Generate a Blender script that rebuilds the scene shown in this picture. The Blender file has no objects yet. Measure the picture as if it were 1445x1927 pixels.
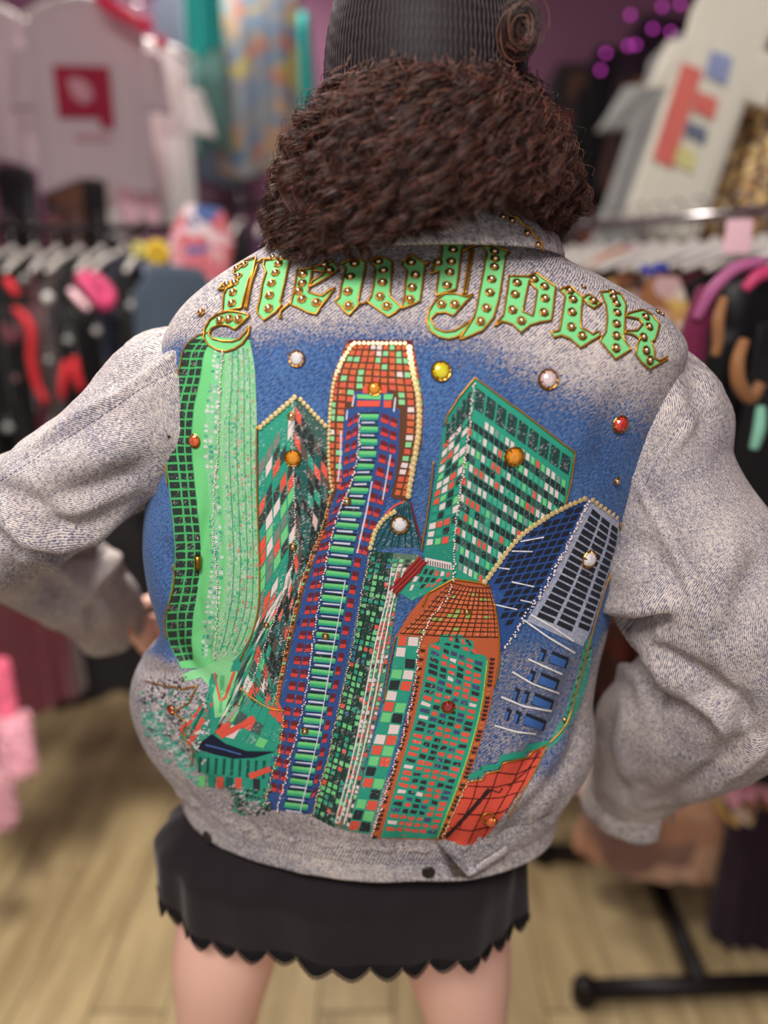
import bpy, bmesh, math, random
import numpy as np
from mathutils import Vector, Matrix, noise
from mathutils.bvhtree import BVHTree

random.seed(7)
rng = np.random.default_rng(7)
scene = bpy.context.scene
COL = scene.collection
PI = math.pi

# ------------------------------------------------------------------ camera, world, light
FPX = 1456.0                      # focal length in pixels of the 1445 x 1927 frame
PITCH = math.radians(17)
CAMZ = 1.48
cam_data = bpy.data.cameras.new('camera')
cam = bpy.data.objects.new('camera', cam_data)
COL.objects.link(cam)
cam.location = (0, 0, CAMZ)
cam.rotation_euler = (math.radians(90) - PITCH, 0, 0)
cam_data.sensor_fit = 'VERTICAL'
cam_data.sensor_height = 24.0
cam_data.lens = FPX / 1927 * 24.0
cam_data.clip_start = 0.02
cam_data.dof.use_dof = True
cam_data.dof.focus_distance = 0.73
cam_data.dof.aperture_fstop = 0.85
scene.camera = cam

world = bpy.data.worlds.new('shop_ambient')
scene.world = world
world.use_nodes = True
bgn = world.node_tree.nodes['Background']
bgn.inputs['Color'].default_value = (1.0, 0.95, 0.93, 1)
bgn.inputs['Strength'].default_value = 0.48

def area_light(name, loc, size, power, color, target):
    d = bpy.data.lights.new(name, 'AREA')
    d.shape = 'RECTANGLE'; d.size = size[0]; d.size_y = size[1]
    d.energy = power; d.color = color
    o = bpy.data.objects.new(name, d)
    COL.objects.link(o)
    o.location = loc
    o.rotation_euler = (Vector(target) - Vector(loc)).to_track_quat('-Z', 'Y').to_euler()
    return o
area_light('ceiling_lamp_near', (-0.35, -0.55, 2.62), (1.2, 0.5), 44, (1.0, 0.95, 0.91), (0.0, 0.7, 1.1))
area_light('ceiling_lamp_mid', (-0.65, 1.25, 2.66), (0.7, 0.3), 15, (1.0, 0.93, 0.84), (-0.75, 1.2, 0)).data.spread = math.radians(95)
area_light('ceiling_lamp_far', (-0.75, 2.85, 2.66), (0.6, 0.25), 34, (1.0, 0.92, 0.86), (-0.6, 2.3, 0))

vs = scene.view_settings
scene.display_settings.display_device = 'sRGB'
vs.view_transform = 'Standard'
vs.look = 'None'
vs.exposure = 0.0
vs.gamma = 1.0
vs.use_curve_mapping = False

# ------------------------------------------------------------------ helpers
def lin(c):
    out = []
    for v in c[:3]:
        v = v / 255.0
        out.append(v / 12.92 if v <= 0.04045 else ((v + 0.055) / 1.055) ** 2.4)
    return (out[0], out[1], out[2], 1.0)

CP, SP = math.cos(PITCH), math.sin(PITCH)
def ray(px, py):
    a = (px - 722.5) / FPX
    b = -(py - 963.5) / FPX
    return Vector((a, CP + b * SP, -SP + b * CP))
EYE = Vector((0, 0, CAMZ))
def at(px, py, Y):
    d = ray(px, py)
    return EYE + d * (Y / d.y)
def proj(p):
    x, y, z = p[0], p[1], p[2] - CAMZ
    dep = y * CP - z * SP
    return (722.5 + FPX * x / dep, 963.5 - FPX * (y * SP + z * CP) / dep)
def projn(V):
    z = V[..., 2] - CAMZ
    dep = V[..., 1] * CP - z * SP
    return 722.5 + FPX * V[..., 0] / dep, 963.5 - FPX * (V[..., 1] * SP + z * CP) / dep

def link(name, me, mats=None, parent=None):
    o = bpy.data.objects.new(name, me)
    COL.objects.link(o)
    if mats is not None:
        if not isinstance(mats, (list, tuple)):
            mats = [mats]
        if len(me.materials) == 0:
            for m in mats:
                me.materials.append(m)
    if parent is not None:
        o.parent = parent
        if parent.type != 'EMPTY' or parent.matrix_basis != Matrix.Identity(4):
            pass
    return o
def tag(o, label=None, cat=None, group=None, kind=None):
    if label: o['label'] = label
    if cat: o['category'] = cat
    if group: o['group'] = group
    if kind: o['kind'] = kind
    return o
def empty(name, loc=(0, 0, 0), rot=(0, 0, 0)):
    o = bpy.data.objects.new(name, None)
    COL.objects.link(o)
    o.location = loc
    o.rotation_euler = rot
    o.empty_display_size = 0.05
    return o
def mesh_from(name, verts, faces, smooth=True, uvs=None, matidx=None):
    me = bpy.data.meshes.new(name)
    me.from_pydata([tuple(v) for v in verts], [], faces)
    if smooth:
        me.polygons.foreach_set('use_smooth', [True] * len(me.polygons))
    if matidx is not None:
        me.polygons.foreach_set('material_index', matidx)
    if uvs is not None:
        uvl = me.uv_layers.new(name='UVMap')
        uv = np.asarray(uvs, dtype=np.float32)
        idx = np.empty(len(me.loops), dtype=np.int32)
        me.loops.foreach_get('vertex_index', idx)
        uvl.data.foreach_set('uv', uv[idx].ravel())
    me.update()
    return me
def grid_faces(nr, nc, wrap=False, off=0):
    f = []
    m = nc if wrap else nc - 1
    for i in range(nr - 1):
        for j in range(m):
            a = off + i * nc + j; b = off + i * nc + (j + 1) % nc
            f.append((a, b, b + nc, a + nc))
    return f

class MB:
    """collects simple shapes into one mesh"""
    def __init__(self):
        self.v = []; self.f = []; self.m = []
    def add(self, vs_, fs_, mat=0):
        o = len(self.v)
        self.v.extend([tuple(p) for p in vs_])
        self.f.extend([tuple(i + o for i in q) for q in fs_])
        self.m.extend([mat] * len(fs_))
    def box(self, c, s, mat=0, M=None):
        x, y, z = s[0] / 2, s[1] / 2, s[2] / 2
        p = [Vector((sx * x, sy * y, sz * z)) for sx in (-1, 1) for sy in (-1, 1) for sz in (-1, 1)]
        if M is not None: p = [M @ q for q in p]
        p = [q + Vector(c) for q in p]
        self.add(p, [(0, 1, 3, 2), (4, 6, 7, 5), (0, 4, 5, 1), (2, 3, 7, 6), (0, 2, 6, 4), (1, 5, 7, 3)], mat)
    def tube(self, pts, r, n=8, mat=0, closed=False, caps=True):
        pts = [Vector(p) for p in pts]
        k = len(pts)
        if not hasattr(r, '__len__'): r = [r] * k
        prev = None; rings = []
        for i in range(k):
            if closed: t = pts[(i + 1) % k] - pts[i - 1]
            else: t = pts[min(i + 1, k - 1)] - pts[max(i - 1, 0)]
            if t.length < 1e-9: t = Vector((0, 0, 1))
            t.normalize()
            if prev is None:
                a = Vector((0, 0, 1)) if abs(t.z) < 0.9 else Vector((1, 0, 0))
                nrm = t.cross(a).normalized()
            else:
                nrm = (prev - t * prev.dot(t))
                nrm = nrm.normalized() if nrm.length > 1e-6 else t.orthogonal().normalized()
            prev = nrm; b = t.cross(nrm)
            rings.append([pts[i] + (nrm * math.cos(2 * PI * j / n) + b * math.sin(2 * PI * j / n)) * r[i] for j in range(n)])
        vsx = [p for rg in rings for p in rg]
        fs = grid_faces(k, n, True)
        if closed:
            fs += [((k - 1) * n + j, (k - 1) * n + (j + 1) % n, (j + 1) % n, j) for j in range(n)]
        elif caps:
            fs += [tuple(range(n - 1, -1, -1)), tuple((k - 1) * n + j for j in range(n))]
        self.add(vsx, fs, mat)
    def lathe(self, prof, n=12, mat=0, M=None, c=(0, 0, 0)):
        vsx = []
        for r, z in prof:
            for j in range(n):
                p = Vector((r * math.cos(2 * PI * j / n), r * math.sin(2 * PI * j / n), z))
                if M is not None: p = M @ p
                vsx.append(p + Vector(c))
        k = len(prof)
        fs = grid_faces(k, n, True) + [tuple(range(n - 1, -1, -1)), tuple((k - 1) * n + j for j in range(n))]
        self.add(vsx, fs, mat)
    def ball(self, c, r, mat=0, n=8, k=5, s=(1, 1, 1)):
        prof = []
        vsx = []
        for i in range(k + 1):
            a = -PI / 2 + PI * (0.02 + 0.96 * i / k)
            for j in range(n):
                b = 2 * PI * j / n
                vsx.append((c[0] + r * s[0] * math.cos(a) * math.cos(b), c[1] + r * s[1] * math.cos(a) * math.sin(b), c[2] + r * s[2] * math.sin(a)))
        fs = grid_faces(k + 1, n, True) + [tuple(range(n - 1, -1, -1)), tuple(k * n + j for j in range(n))]
        self.add(vsx, fs, mat)
    def build(self, name, mats, parent=None, smooth=True):
        me = mesh_from(name, self.v, self.f, smooth, None, self.m)
        return link(name, me, mats, parent)

def interp(x, table):
    xs = [t[0] for t in table]; ys = [t[1] for t in table]
    return float(np.interp(x, xs, ys))
def smooth_interp(x, xs, ys):
    """monotone-ish cubic (Catmull-Rom on non uniform knots) for arrays"""
    xs = np.asarray(xs, float); ys = np.asarray(ys, float)
    m = np.gradient(ys, xs)
    x = np.clip(x, xs[0], xs[-1])
    i = np.clip(np.searchsorted(xs, x) - 1, 0, len(xs) - 2)
    h = xs[i + 1] - xs[i]; t = (x - xs[i]) / h
    return ((2 * t**3 - 3 * t**2 + 1) * ys[i] + (t**3 - 2 * t**2 + t) * h * m[i] + (-2 * t**3 + 3 * t**2) * ys[i + 1] + (t**3 - t**2) * h * m[i + 1])
def catmull(pts, n):
    """points along a Catmull-Rom curve, n samples; pts list of tuples any dimension"""
    P = np.asarray(pts, float)
    k = len(P)
    d = np.concatenate([[0], np.cumsum(np.linalg.norm(np.diff(P[:, :2] if P.shape[1] == 2 else P[:, :3], axis=0), axis=1))])
    d = d / d[-1]
    t = np.linspace(0, 1, n)
    return np.stack([smooth_interp(t, d, P[:, c]) for c in range(P.shape[1])], axis=1)
def polyline(pts, step):
    """resample a polyline to about step; list of 2-tuples"""
    out = []
    for a, b in zip(pts[:-1], pts[1:]):
        L = math.hypot(b[0] - a[0], b[1] - a[1]); n = max(1, int(round(L / step)))
        for i in range(n):
            out.append((a[0] + (b[0] - a[0]) * i / n, a[1] + (b[1] - a[1]) * i / n))
    out.append(tuple(pts[-1]))
    return out

# ------------------------------------------------------------------ materials
def new_mat(name):
    m = bpy.data.materials.new(name)
    m.use_nodes = True
    nt = m.node_tree
    return m, nt, nt.nodes['Principled BSDF']
def nd(nt, typ, **kw):
    n = nt.nodes.new(typ)
    for k, v in kw.items():
        if k.startswith('i_'):
            n.inputs[k[2:].replace('_', ' ')].default_value = v
        else:
            setattr(n, k, v)
    return n
def math_n(nt, op, a, b=None, c=None, clamp=False):
    n = nt.nodes.new('ShaderNodeMath'); n.operation = op; n.use_clamp = clamp
    for i, x in enumerate((a, b, c)):
        if x is None: continue
        if isinstance(x, (int, float)): n.inputs[i].default_value = x
        else: nt.links.new(x, n.inputs[i])
    return n.outputs[0]
def mix_n(nt, fac, a, b, mode='MIX'):
    n = nt.nodes.new('ShaderNodeMix'); n.data_type = 'RGBA'; n.blend_type = mode
    for sock, x in ((n.inputs[0], fac), (n.inputs[6], a), (n.inputs[7], b)):
        if isinstance(x, (int, float)): sock.default_value = x
        elif isinstance(x, tuple): sock.default_value = x
        else: nt.links.new(x, sock)
    return n.outputs[2]
def ramp_n(nt, x, lo, hi):
    n = nt.nodes.new('ShaderNodeMapRange'); n.interpolation_type = 'SMOOTHSTEP'
    nt.links.new(x, n.inputs[0])
    n.inputs[1].default_value = lo; n.inputs[2].default_value = hi
    n.inputs[3].default_value = 0; n.inputs[4].default_value = 1
    return n.outputs[0]
def noise_n(nt, vec, scale, detail=3, rough=0.55, dim='3D'):
    n = nt.nodes.new('ShaderNodeTexNoise'); n.noise_dimensions = dim
    n.inputs['Scale'].default_value = scale; n.inputs['Detail'].default_value = detail; n.inputs['Roughness'].default_value = rough
    if vec is not None: nt.links.new(vec, n.inputs['Vector'])
    return n.outputs['Fac']
def mapping_n(nt, vec, rot=(0, 0, 0), scale=(1, 1, 1), loc=(0, 0, 0)):
    n = nt.nodes.new('ShaderNodeMapping')
    n.inputs['Rotation'].default_value = rot; n.inputs['Scale'].default_value = scale; n.inputs['Location'].default_value = loc
    nt.links.new(vec, n.inputs['Vector'])
    return n.outputs[0]
def simple_mat(name, rgb, rough=0.7, metal=0.0, var=0.15, scale=12, sheen=0.0, spec=0.3, bump=0.0, trans=0.0):
    m, nt, b = new_mat(name)
    tc = nd(nt, 'ShaderNodeTexCoord')
    nz = noise_n(nt, tc.outputs['Object'], scale, 4)
    c = lin(rgb)
    dark = tuple(v * (1 - var) for v in c[:3]) + (1,)
    lite = tuple(min(1, v * (1 + var)) for v in c[:3]) + (1,)
    nt.links.new(mix_n(nt, nz, dark, lite), b.inputs['Base Color'])
    b.inputs['Roughness'].default_value = rough
    b.inputs['Metallic'].default_value = metal
    b.inputs['Specular IOR Level'].default_value = spec
    if sheen: b.inputs['Sheen Weight'].default_value = sheen
    if trans: b.inputs['Transmission Weight'].default_value = trans
    if bump:
        bn = nd(nt, 'ShaderNodeBump'); bn.inputs['Strength'].default_value = bump; bn.inputs['Distance'].default_value = 0.004
        nt.links.new(nz, bn.inputs['Height']); nt.links.new(bn.outputs[0], b.inputs['Normal'])
    return m

def denim_threads(nt, uv):
    """fleck (0..1) that runs along the twill diagonals, and the twill line itself"""
    r = mapping_n(nt, uv, rot=(0, 0, math.radians(-38)))
    fleck = noise_n(nt, mapping_n(nt, r, scale=(250, 620, 1)), 1.0, 2, 0.6, '2D')
    w = nd(nt, 'ShaderNodeTexWave', wave_type='BANDS', bands_direction='Y', wave_profile='SIN')
    w.inputs['Scale'].default_value = 2 * PI / (20 * 0.0023)
    w.inputs['Distortion'].default_value = 1.2; w.inputs['Detail'].default_value = 1; w.inputs['Detail Scale'].default_value = 0.6
    nt.links.new(r, w.inputs['Vector'])
    blotch = noise_n(nt, uv, 120, 5, 0.7, '2D')
    big = noise_n(nt, uv, 9, 3, 0.55, '2D')
    return fleck, w.outputs['Fac'], blotch, big

def make_denim(name, paint=False, light=(207, 194, 186), dark=(92, 93, 114), bias=0.0):
    m, nt, b = new_mat(name)
    uv = nd(nt, 'ShaderNodeUVMap', uv_map='UVMap').outputs[0]
    fleck, twill, blotch, big = denim_threads(nt, uv)
    # acid wash: how much indigo is left
    def dev(x, k): return math_n(nt, 'MULTIPLY', math_n(nt, 'SUBTRACT', x, 0.5), k)
    s = math_n(nt, 'ADD', dev(fleck, 2.6), dev(blotch, 1.5))
    s = math_n(nt, 'ADD', s, dev(big, 0.8))
    s = math_n(nt, 'ADD', s, dev(twill, 0.75))
    f = ramp_n(nt, s, -0.55 - bias, 0.62 - bias)
    col = mix_n(nt, f, lin(light), lin(dark))
    if paint:
        at_ = nd(nt, 'ShaderNodeAttribute', attribute_name='paint').outputs['Fac']
        q = math_n(nt, 'ADD', dev(fleck, 3.4), dev(blotch, 1.6))
        q = math_n(nt, 'ADD', q, dev(twill, 0.5))
        q = math_n(nt, 'SUBTRACT', math_n(nt, 'MULTIPLY_ADD', at_, 1.62, -0.92), q)
        pf = ramp_n(nt, q, -0.12, 0.14)
        blue = mix_n(nt, ramp_n(nt, math_n(nt, 'ADD', dev(fleck, 1.4), math_n(nt, 'MULTIPLY_ADD', big, 0.5, 0.25)), 0.25, 0.75), lin((46, 74, 122)), lin((82, 118, 170)))
        col = mix_n(nt, pf, col, blue)
    nt.links.new(col, b.inputs['Base Color'])
    b.inputs['Roughness'].default_value = 0.86
    b.inputs['Specular IOR Level'].default_value = 0.15
    b.inputs['Sheen Weight'].default_value = 0.08
    bn = nd(nt, 'ShaderNodeBump'); bn.inputs['Strength'].default_value = 0.35; bn.inputs['Distance'].default_value = 0.0006
    nt.links.new(math_n(nt, 'ADD', fleck, math_n(nt, 'MULTIPLY', twill, 0.6)), bn.inputs['Height'])
    nt.links.new(bn.outputs[0], b.inputs['Normal'])
    return m
M_DENIM = make_denim('acid_wash_denim')
M_DENIM_BACK = make_denim('acid_wash_denim_sprayed', True)
M_DENIM_EDGE = make_denim('acid_wash_denim_band', False, (210, 199, 190), (92, 95, 118), 0.0)

def make_print():
    m, nt, b = new_mat('fabric_paint')
    uv = nd(nt, 'ShaderNodeUVMap', uv_map='UVMap').outputs[0]
    fleck, twill, blotch, big = denim_threads(nt, uv)
    ca = nd(nt, 'ShaderNodeAttribute', attribute_name='Col')
    wear = ca.outputs['Alpha']
    s = math_n(nt, 'ADD', math_n(nt, 'MULTIPLY', fleck, 0.8), math_n(nt, 'MULTIPLY', blotch, 0.45))
    s = math_n(nt, 'ADD', s, math_n(nt, 'MULTIPLY', math_n(nt, 'SUBTRACT', wear, 0.5), 0.9))
    f = ramp_n(nt, s, 0.68, 0.84)
    lite = mix_n(nt, 0.62, ca.outputs['Color'], lin((206, 196, 196)))
    col = mix_n(nt, f, ca.outputs['Color'], lite)
    col = mix_n(nt, math_n(nt, 'MULTIPLY', twill, 0.3), col, mix_n(nt, 0.45, col, (0, 0, 0, 1)))
    nt.links.new(col, b.inputs['Base Color'])
    b.inputs['Roughness'].default_value = 0.8
    b.inputs['Specular IOR Level'].default_value = 0.2
    bn = nd(nt, 'ShaderNodeBump'); bn.inputs['Strength'].default_value = 0.3; bn.inputs['Distance'].default_value = 0.0005
    nt.links.new(math_n(nt, 'ADD', fleck, math_n(nt, 'MULTIPLY', twill, 0.6)), bn.inputs['Height'])
    nt.links.new(bn.outputs[0], b.inputs['Normal'])
    return m
M_PRINT = make_print()
M_GOLD = simple_mat('gold_cord', (196, 140, 48), 0.34, 0.75, 0.35, 500)
M_STUD = simple_mat('gold_stud', (226, 204, 164), 0.16, 1.0, 0.05, 20)
M_BEZEL = simple_mat('antique_gold', (168, 120, 52), 0.3, 1.0, 0.3, 400)
M_SEQUIN = simple_mat('gold_sequin', (232, 206, 146), 0.3, 0.6, 0.15, 300)
M_BEAD = simple_mat('pearl_bead', (226, 208, 204), 0.3, 0.1, 0.15, 400, spec=0.6)
M_DARKMETAL = simple_mat('gunmetal_button', (62, 58, 58), 0.4, 0.8, 0.2, 200)
def gem_mat(name, rgb, em=0.0):
    m = simple_mat(name, rgb, 0.06, 0.0, 0.25, 300, spec=1.0)
    b = m.node_tree.nodes['Principled BSDF']
    b.inputs['Coat Weight'].default_value = 1.0
    b.inputs['Metallic'].default_value = 0.35
    return m
GEM = {'clear': gem_mat('gem_clear', (240, 232, 232)), 'yellow': gem_mat('gem_yellow', (250, 222, 30)), 'pink': gem_mat('gem_pale_pink', (240, 212, 216)),
       'red': gem_mat('gem_red', (215, 60, 50)), 'amber': gem_mat('gem_amber', (236, 150, 20)), 'orange': gem_mat('gem_orange', (225, 100, 50)), 'ruby': gem_mat('gem_ruby', (150, 25, 30)), 'dark': gem_mat('gem_smoky', (120, 95, 90))}
M_STITCH = simple_mat('stitching_thread', (120, 118, 140), 0.8, 0, 0.2, 300)
M_SKIN = simple_mat('skin', (248, 198, 180), 0.5, 0, 0.05, 6, spec=0.35)
_b = M_SKIN.node_tree.nodes['Principled BSDF']
_b.inputs['Subsurface Weight'].default_value = 0.12
_b.inputs['Subsurface Radius'].default_value = (0.012, 0.005, 0.003)
M_NAIL = simple_mat('nail_polish', (228, 90, 96), 0.25, 0, 0.05, 20, spec=0.6)
M_BLACK = simple_mat('black_jersey', (34, 28, 31), 0.85, 0, 0.2, 30, sheen=0.12, spec=0.15)
M_LACE = simple_mat('black_lace', (26, 23, 26), 0.8, 0, 0.2, 60, spec=0.2)

# ------------------------------------------------------------------ person: frame of the figure
person = empty('person', (-0.05, 0.79, 0.0))
tag(person, 'person seen from behind in a painted denim jacket and short black skirt, dark curly hair', 'person')
def pin(o, parent):
    """parent an object whose mesh is already in world coordinates"""
    o.parent = parent
    if parent.type == 'EMPTY':
        o.matrix_parent_inverse = Matrix.Translation(-Vector(parent.location))
    return o

# ------------------------------------------------------------------ jacket body
CY = 0.80
XL = [(380, 640), (430, 590), (455, 515), (480, 470), (505, 432), (540, 386), (580, 345), (620, 320), (700, 305), (800, 298), (900, 287), (1000, 279), (1080, 288), (1130, 303), (1165, 312), (1200, 296), (1240, 264), (1310, 244), (1370, 254), (1430, 280), (1480, 306), (1530, 330)]
XR = [(380, 950), (430, 1000), (460, 1035), (490, 1062), (520, 1122), (560, 1190), (600, 1245), (640, 1275), (700, 1262), (780, 1232), (860, 1203), (960, 1168), (1060, 1148), (1160, 1130), (1230, 1112), (1290, 1102), (1360, 1106), (1420, 1094), (1480, 1066), (1530, 1040)]
DZ = [(0.80, 0.122), (0.86, 0.128), (0.90, 0.136), (0.97, 0.140), (1.10, 0.134), (1.25, 0.136), (1.36, 0.134), (1.42, 0.122), (1.46, 0.104), (1.49, 0.082), (1.515, 0.062), (1.54, 0.052)]
DZx = [d[0] for d in DZ]; DZy = [d[1] for d in DZ]
XLx = [d[0] for d in XL]; XLy = [d[1] for d in XL]
XRx = [d[0] for d in XR]; XRy = [d[1] for d in XR]

def dist_poly(px, py, pts):
    """signed distance (positive on the left of the direction) and position 0..1 along a polyline, arrays"""
    best = np.full(px.shape, 1e9); sgn = np.ones(px.shape); pos = np.zeros(px.shape)
    n = len(pts) - 1
    for k in range(n):
        ax, ay = pts[k]; bx, by = pts[k + 1]
        dx, dy = bx - ax, by - ay; L2 = dx * dx + dy * dy
        t = np.clip(((px - ax) * dx + (py - ay) * dy) / L2, 0, 1)
        qx, qy = ax + t * dx, ay + t * dy
        d = np.hypot(px - qx, py - qy)
        s = np.sign(dx * (py - ay) - dy * (px - ax))
        upd = d < best
        best = np.where(upd, d, best); sgn = np.where(upd, s, sgn); pos = np.where(upd, (k + t) / n, pos)
    return best * np.where(sgn == 0, 1, sgn), pos
def fold_disp(px, py, folds):
    """creases: (points, depth, width, crest, side): a valley with a soft crest beside it, in metres"""
    out = np.zeros(px.shape)
    for pts, depth, width, crest, side in folds:
        s, pos = dist_poly(px, py, pts)
        ends = np.clip(np.minimum(pos, 1 - pos) * 5, 0, 1) ** 0.7
        valley = -depth * np.exp(-(s / width) ** 2)
        ridge = crest * np.exp(-((s * side - 1.9 * width) / (1.3 * width)) ** 2)
        out += (valley + ridge) * (0.15 + 0.85 * ends)
    return out
def fbm_array(V, scale, seed, octaves=3):
    out = np.empty(len(V))
    for i, p in enumerate(V):
        out[i] = noise.fractal((p[0] * scale + seed, p[1] * scale + seed * 1.7, p[2] * scale), 1.0, 2.1, octaves)
    return out
def grid_normals(G, wrap):
    du = np.empty_like(G); dv = np.empty_like(G)
    if wrap:
        du = np.roll(G, -1, 1) - np.roll(G, 1, 1)
    else:
        du = np.gradient(G, axis=1)
    dv = np.gradient(G, axis=0)
    n = np.cross(du, dv)
    ln = np.linalg.norm(n, axis=2, keepdims=True); ln[ln < 1e-12] = 1
    return n / ln

def super_ring(cx, cy, w, d, n, z, phis, nl=2.5):
    s = np.sin(phis); c = np.cos(phis)
    x = cx + w * np.sign(s) * np.abs(s) ** (2 / nl)
    y = cy - d * np.sign(c) * np.abs(c) ** (2 / nl)
    return np.stack([x, y, np.full_like(x, z)], axis=1)

def torso_params(z):
    d = float(smooth_interp(np.array([z]), DZx, DZy)[0])
    _, ys = proj((0, CY, z))
    xl = float(smooth_interp(np.array([ys]), XLx, XLy)[0]); xr = float(smooth_interp(np.array([ys]), XRx, XRy)[0])
    dep = CY * CP - (z - CAMZ) * SP
    a = (xl - 722.5) / FPX * dep; b = (xr - 722.5) / FPX * dep
    return (a + b) / 2, (b - a) / 2, d

def lowness(z):
    f = max(0.0, min(1.0, (1.12 - z) / 0.2))
    return f * f * (3 - 2 * f)
def yaw_ring(R, cx, z):
    """the hips are turned: the right side stands nearer"""
    R[:, 1] += -0.11 * lowness(z) * (R[:, 0] - cx)
    return R
NPH = 300
phis = np.linspace(-PI, PI, NPH, endpoint=False)
zs = np.concatenate([np.linspace(1.535, 1.44, 50), np.linspace(1.437, 0.903, 190)])
rows = []
for z in zs:
    cx, w, d = torso_params(z)
    tuck = 0.0105 * max(0.0, min(1.0, (0.963 - z) / 0.05)) ** 1.5
    rows.append(yaw_ring(super_ring(cx, CY, w - tuck, d - tuck, 2.4, z, phis, 2.5 - 0.48 * lowness(z)), cx, z))
G = np.array(rows)
# the tail of the back dips with the hips: lower hem in the middle
N_ = grid_normals(G, True)
# orient outwards
cen = G.mean(axis=1, keepdims=True)
flip = np.sign(((G - cen) * N_).sum(axis=2, keepdims=True)); N_ = N_ * np.where(flip == 0, 1, flip)
PXb, PYb = projn(G)
body_folds = [
    ([(398, 860), (396, 960), (380, 1040), (368, 1120), (378, 1190), (402, 1262)], 0.0055, 11, 0.004, 1),
    ([(330, 1180), (350, 1240), (400, 1290), (440, 1330)], 0.004, 14, 0.003, 1),
    ([(300, 1300), (330, 1400), (380, 1470), (450, 1530)], 0.004, 20, 0.003, -1),
    ([(255, 1250), (300, 1268), (350, 1268)], 0.004, 12, 0.003, -1),
    ([(1090, 1230), (1060, 1330), (1010, 1420), (960, 1500)], 0.005, 26, 0.004, 1),
    ([(1100, 1330), (1075, 1420), (1020, 1500), (940, 1580)], 0.004, 16, 0.004, 1),
    ([(310, 1010), (330, 1080), (335, 1150)], 0.004, 16, 0.002, 1),
    ([(640, 1380), (620, 1480), (610, 1560)], 0.003, 22, 0.002, 1),
    ([(860, 1350), (840, 1450), (820, 1560)], 0.003, 24, 0.002, -1),
    ([(520, 1330), (540, 1430), (560, 1540)], 0.0025, 18, 0.002, -1),
    ([(1180, 720), (1150, 800), (1130, 900)], 0.003, 30, 0.002, 1),
    ([(345, 640), (340, 740), (330, 860)], 0.003, 22, 0.002, -1),
    ([(760, 470), (700, 500), (620, 520)], 0.002, 18, 0.001, -1),
    ([(700, 1120), (690, 1220), (660, 1330)], 0.002, 30, 0.002, 1)]
back = (G[..., 1] < CY)
fd = fold_disp(PXb, PYb, body_folds) * back
lo = fbm_array(G.reshape(-1, 3), 5.0, 3.1, 2).reshape(G.shape[:2]) * 0.004
# gathers just above the band
gz = np.clip((0.972 - G[..., 2]) / 0.07, 0, 1)
ang = np.arctan2(G[..., 0] - cen[..., 0], CY - G[..., 1])
gather = 0.0022 * gz * (np.sin(ang * 31 + 2 * np.sin(ang * 7)) + 0.6 * np.sin(ang * 53 + 1.3))
G = G + N_ * (fd + lo + gather)[..., None]
PXb, PYb = projn(G)
# paint mask on the back panel
TOPX = [300, 330, 420, 520, 640, 740, 830, 900, 960, 1040, 1120, 1200, 1260]
TOPY = [655, 640, 628, 622, 615, 612, 622, 645, 668, 712, 740, 765, 800]
ss = lambda x: np.clip(x, 0, 1) ** 2 * (3 - 2 * np.clip(x, 0, 1))
T = np.interp(PXb, TOPX, TOPY)
wid = np.interp(PXb, [300, 500, 800, 1000, 1250], [110, 130, 170, 240, 260])
paint = ss((PYb - T) / wid + 0.45)
paint *= np.where(PXb < 470, 1 - ss((PYb - 1215 - (PXb - 320) * 0.35) / 60), 1)
rightedge = np.interp(PYb, [1000, 1190, 1370, 1450], [1400, 1125, 1070, 1040])
paint *= np.where(PYb > 1150, 1 - ss((PXb - rightedge) / 25), 1)
low = ss((PYb - 1180) / 60) * (PXb > 880)
paint = np.where(low > 0, paint * (1 - 0.42 * low), paint)
paint *= 1 - ss((PYb - 1440) / 60)
paint *= back
# lengths for the weave coordinates
du = np.concatenate([np.zeros((len(zs), 1)), np.cumsum(np.linalg.norm(np.diff(G, axis=1), axis=2), axis=1)], axis=1)
du = du - du[:, NPH // 2:NPH // 2 + 1]
dvv = np.concatenate([[0], np.cumsum(np.linalg.norm(np.diff(G[:, NPH // 2], axis=0), axis=1))])
UVb = np.stack([du, np.repeat(-dvv[:, None], NPH, 1)], axis=2).reshape(-1, 2)
me = mesh_from('jacket', G.reshape(-1, 3), grid_faces(len(zs), NPH, True), True, UVb)
at_ = me.attributes.new('paint', 'FLOAT', 'POINT')
at_.data.foreach_set('value', paint.ravel().astype(np.float32))
jacket = pin(link('jacket', me, M_DENIM_BACK), person)
jacket['label'] = 'oversized acid-washed denim jacket with a painted city skyline on the back'
BVH = BVHTree.FromPolygons([tuple(v) for v in G.reshape(-1, 3)], grid_faces(len(zs), NPH, True))

def surf(px, py, off=0.0, bvh=None):
    d = ray(px, py).normalized()
    b = bvh or BVH
    loc, n, i, dist = b.ray_cast(EYE, d)
    if loc is None and bvh is None and 'BVH_W' in globals():
        loc, n, i, dist = BVH_W.ray_cast(EYE, d)
    if loc is None:
        p = EYE + d * 0.72
        loc, n, i, dist = b.find_nearest(p)
    if n.dot(d) > 0: n = -n
    return loc + n * off, n

# waistband: a slightly narrower ring below the body
zb0, zb1 = 0.921, 0.854
bz = np.linspace(zb0, zb1, 26)
rows = []
for k, z in enumerate(bz):
    cx, w, d = torso_params(max(z, 0.878))
    f = (zb0 - z) / (zb0 - zb1)
    sh = 0.0125 + 0.002 * f
    bulge = 0.0008 * math.sin(PI * min(1, f * 1.1))
    rows.append(yaw_ring(super_ring(cx + 0.0, CY, w - sh + bulge, d - sh + bulge, 2.4, z, phis, 2.02), cx, z))
Bd = np.array(rows)
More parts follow.
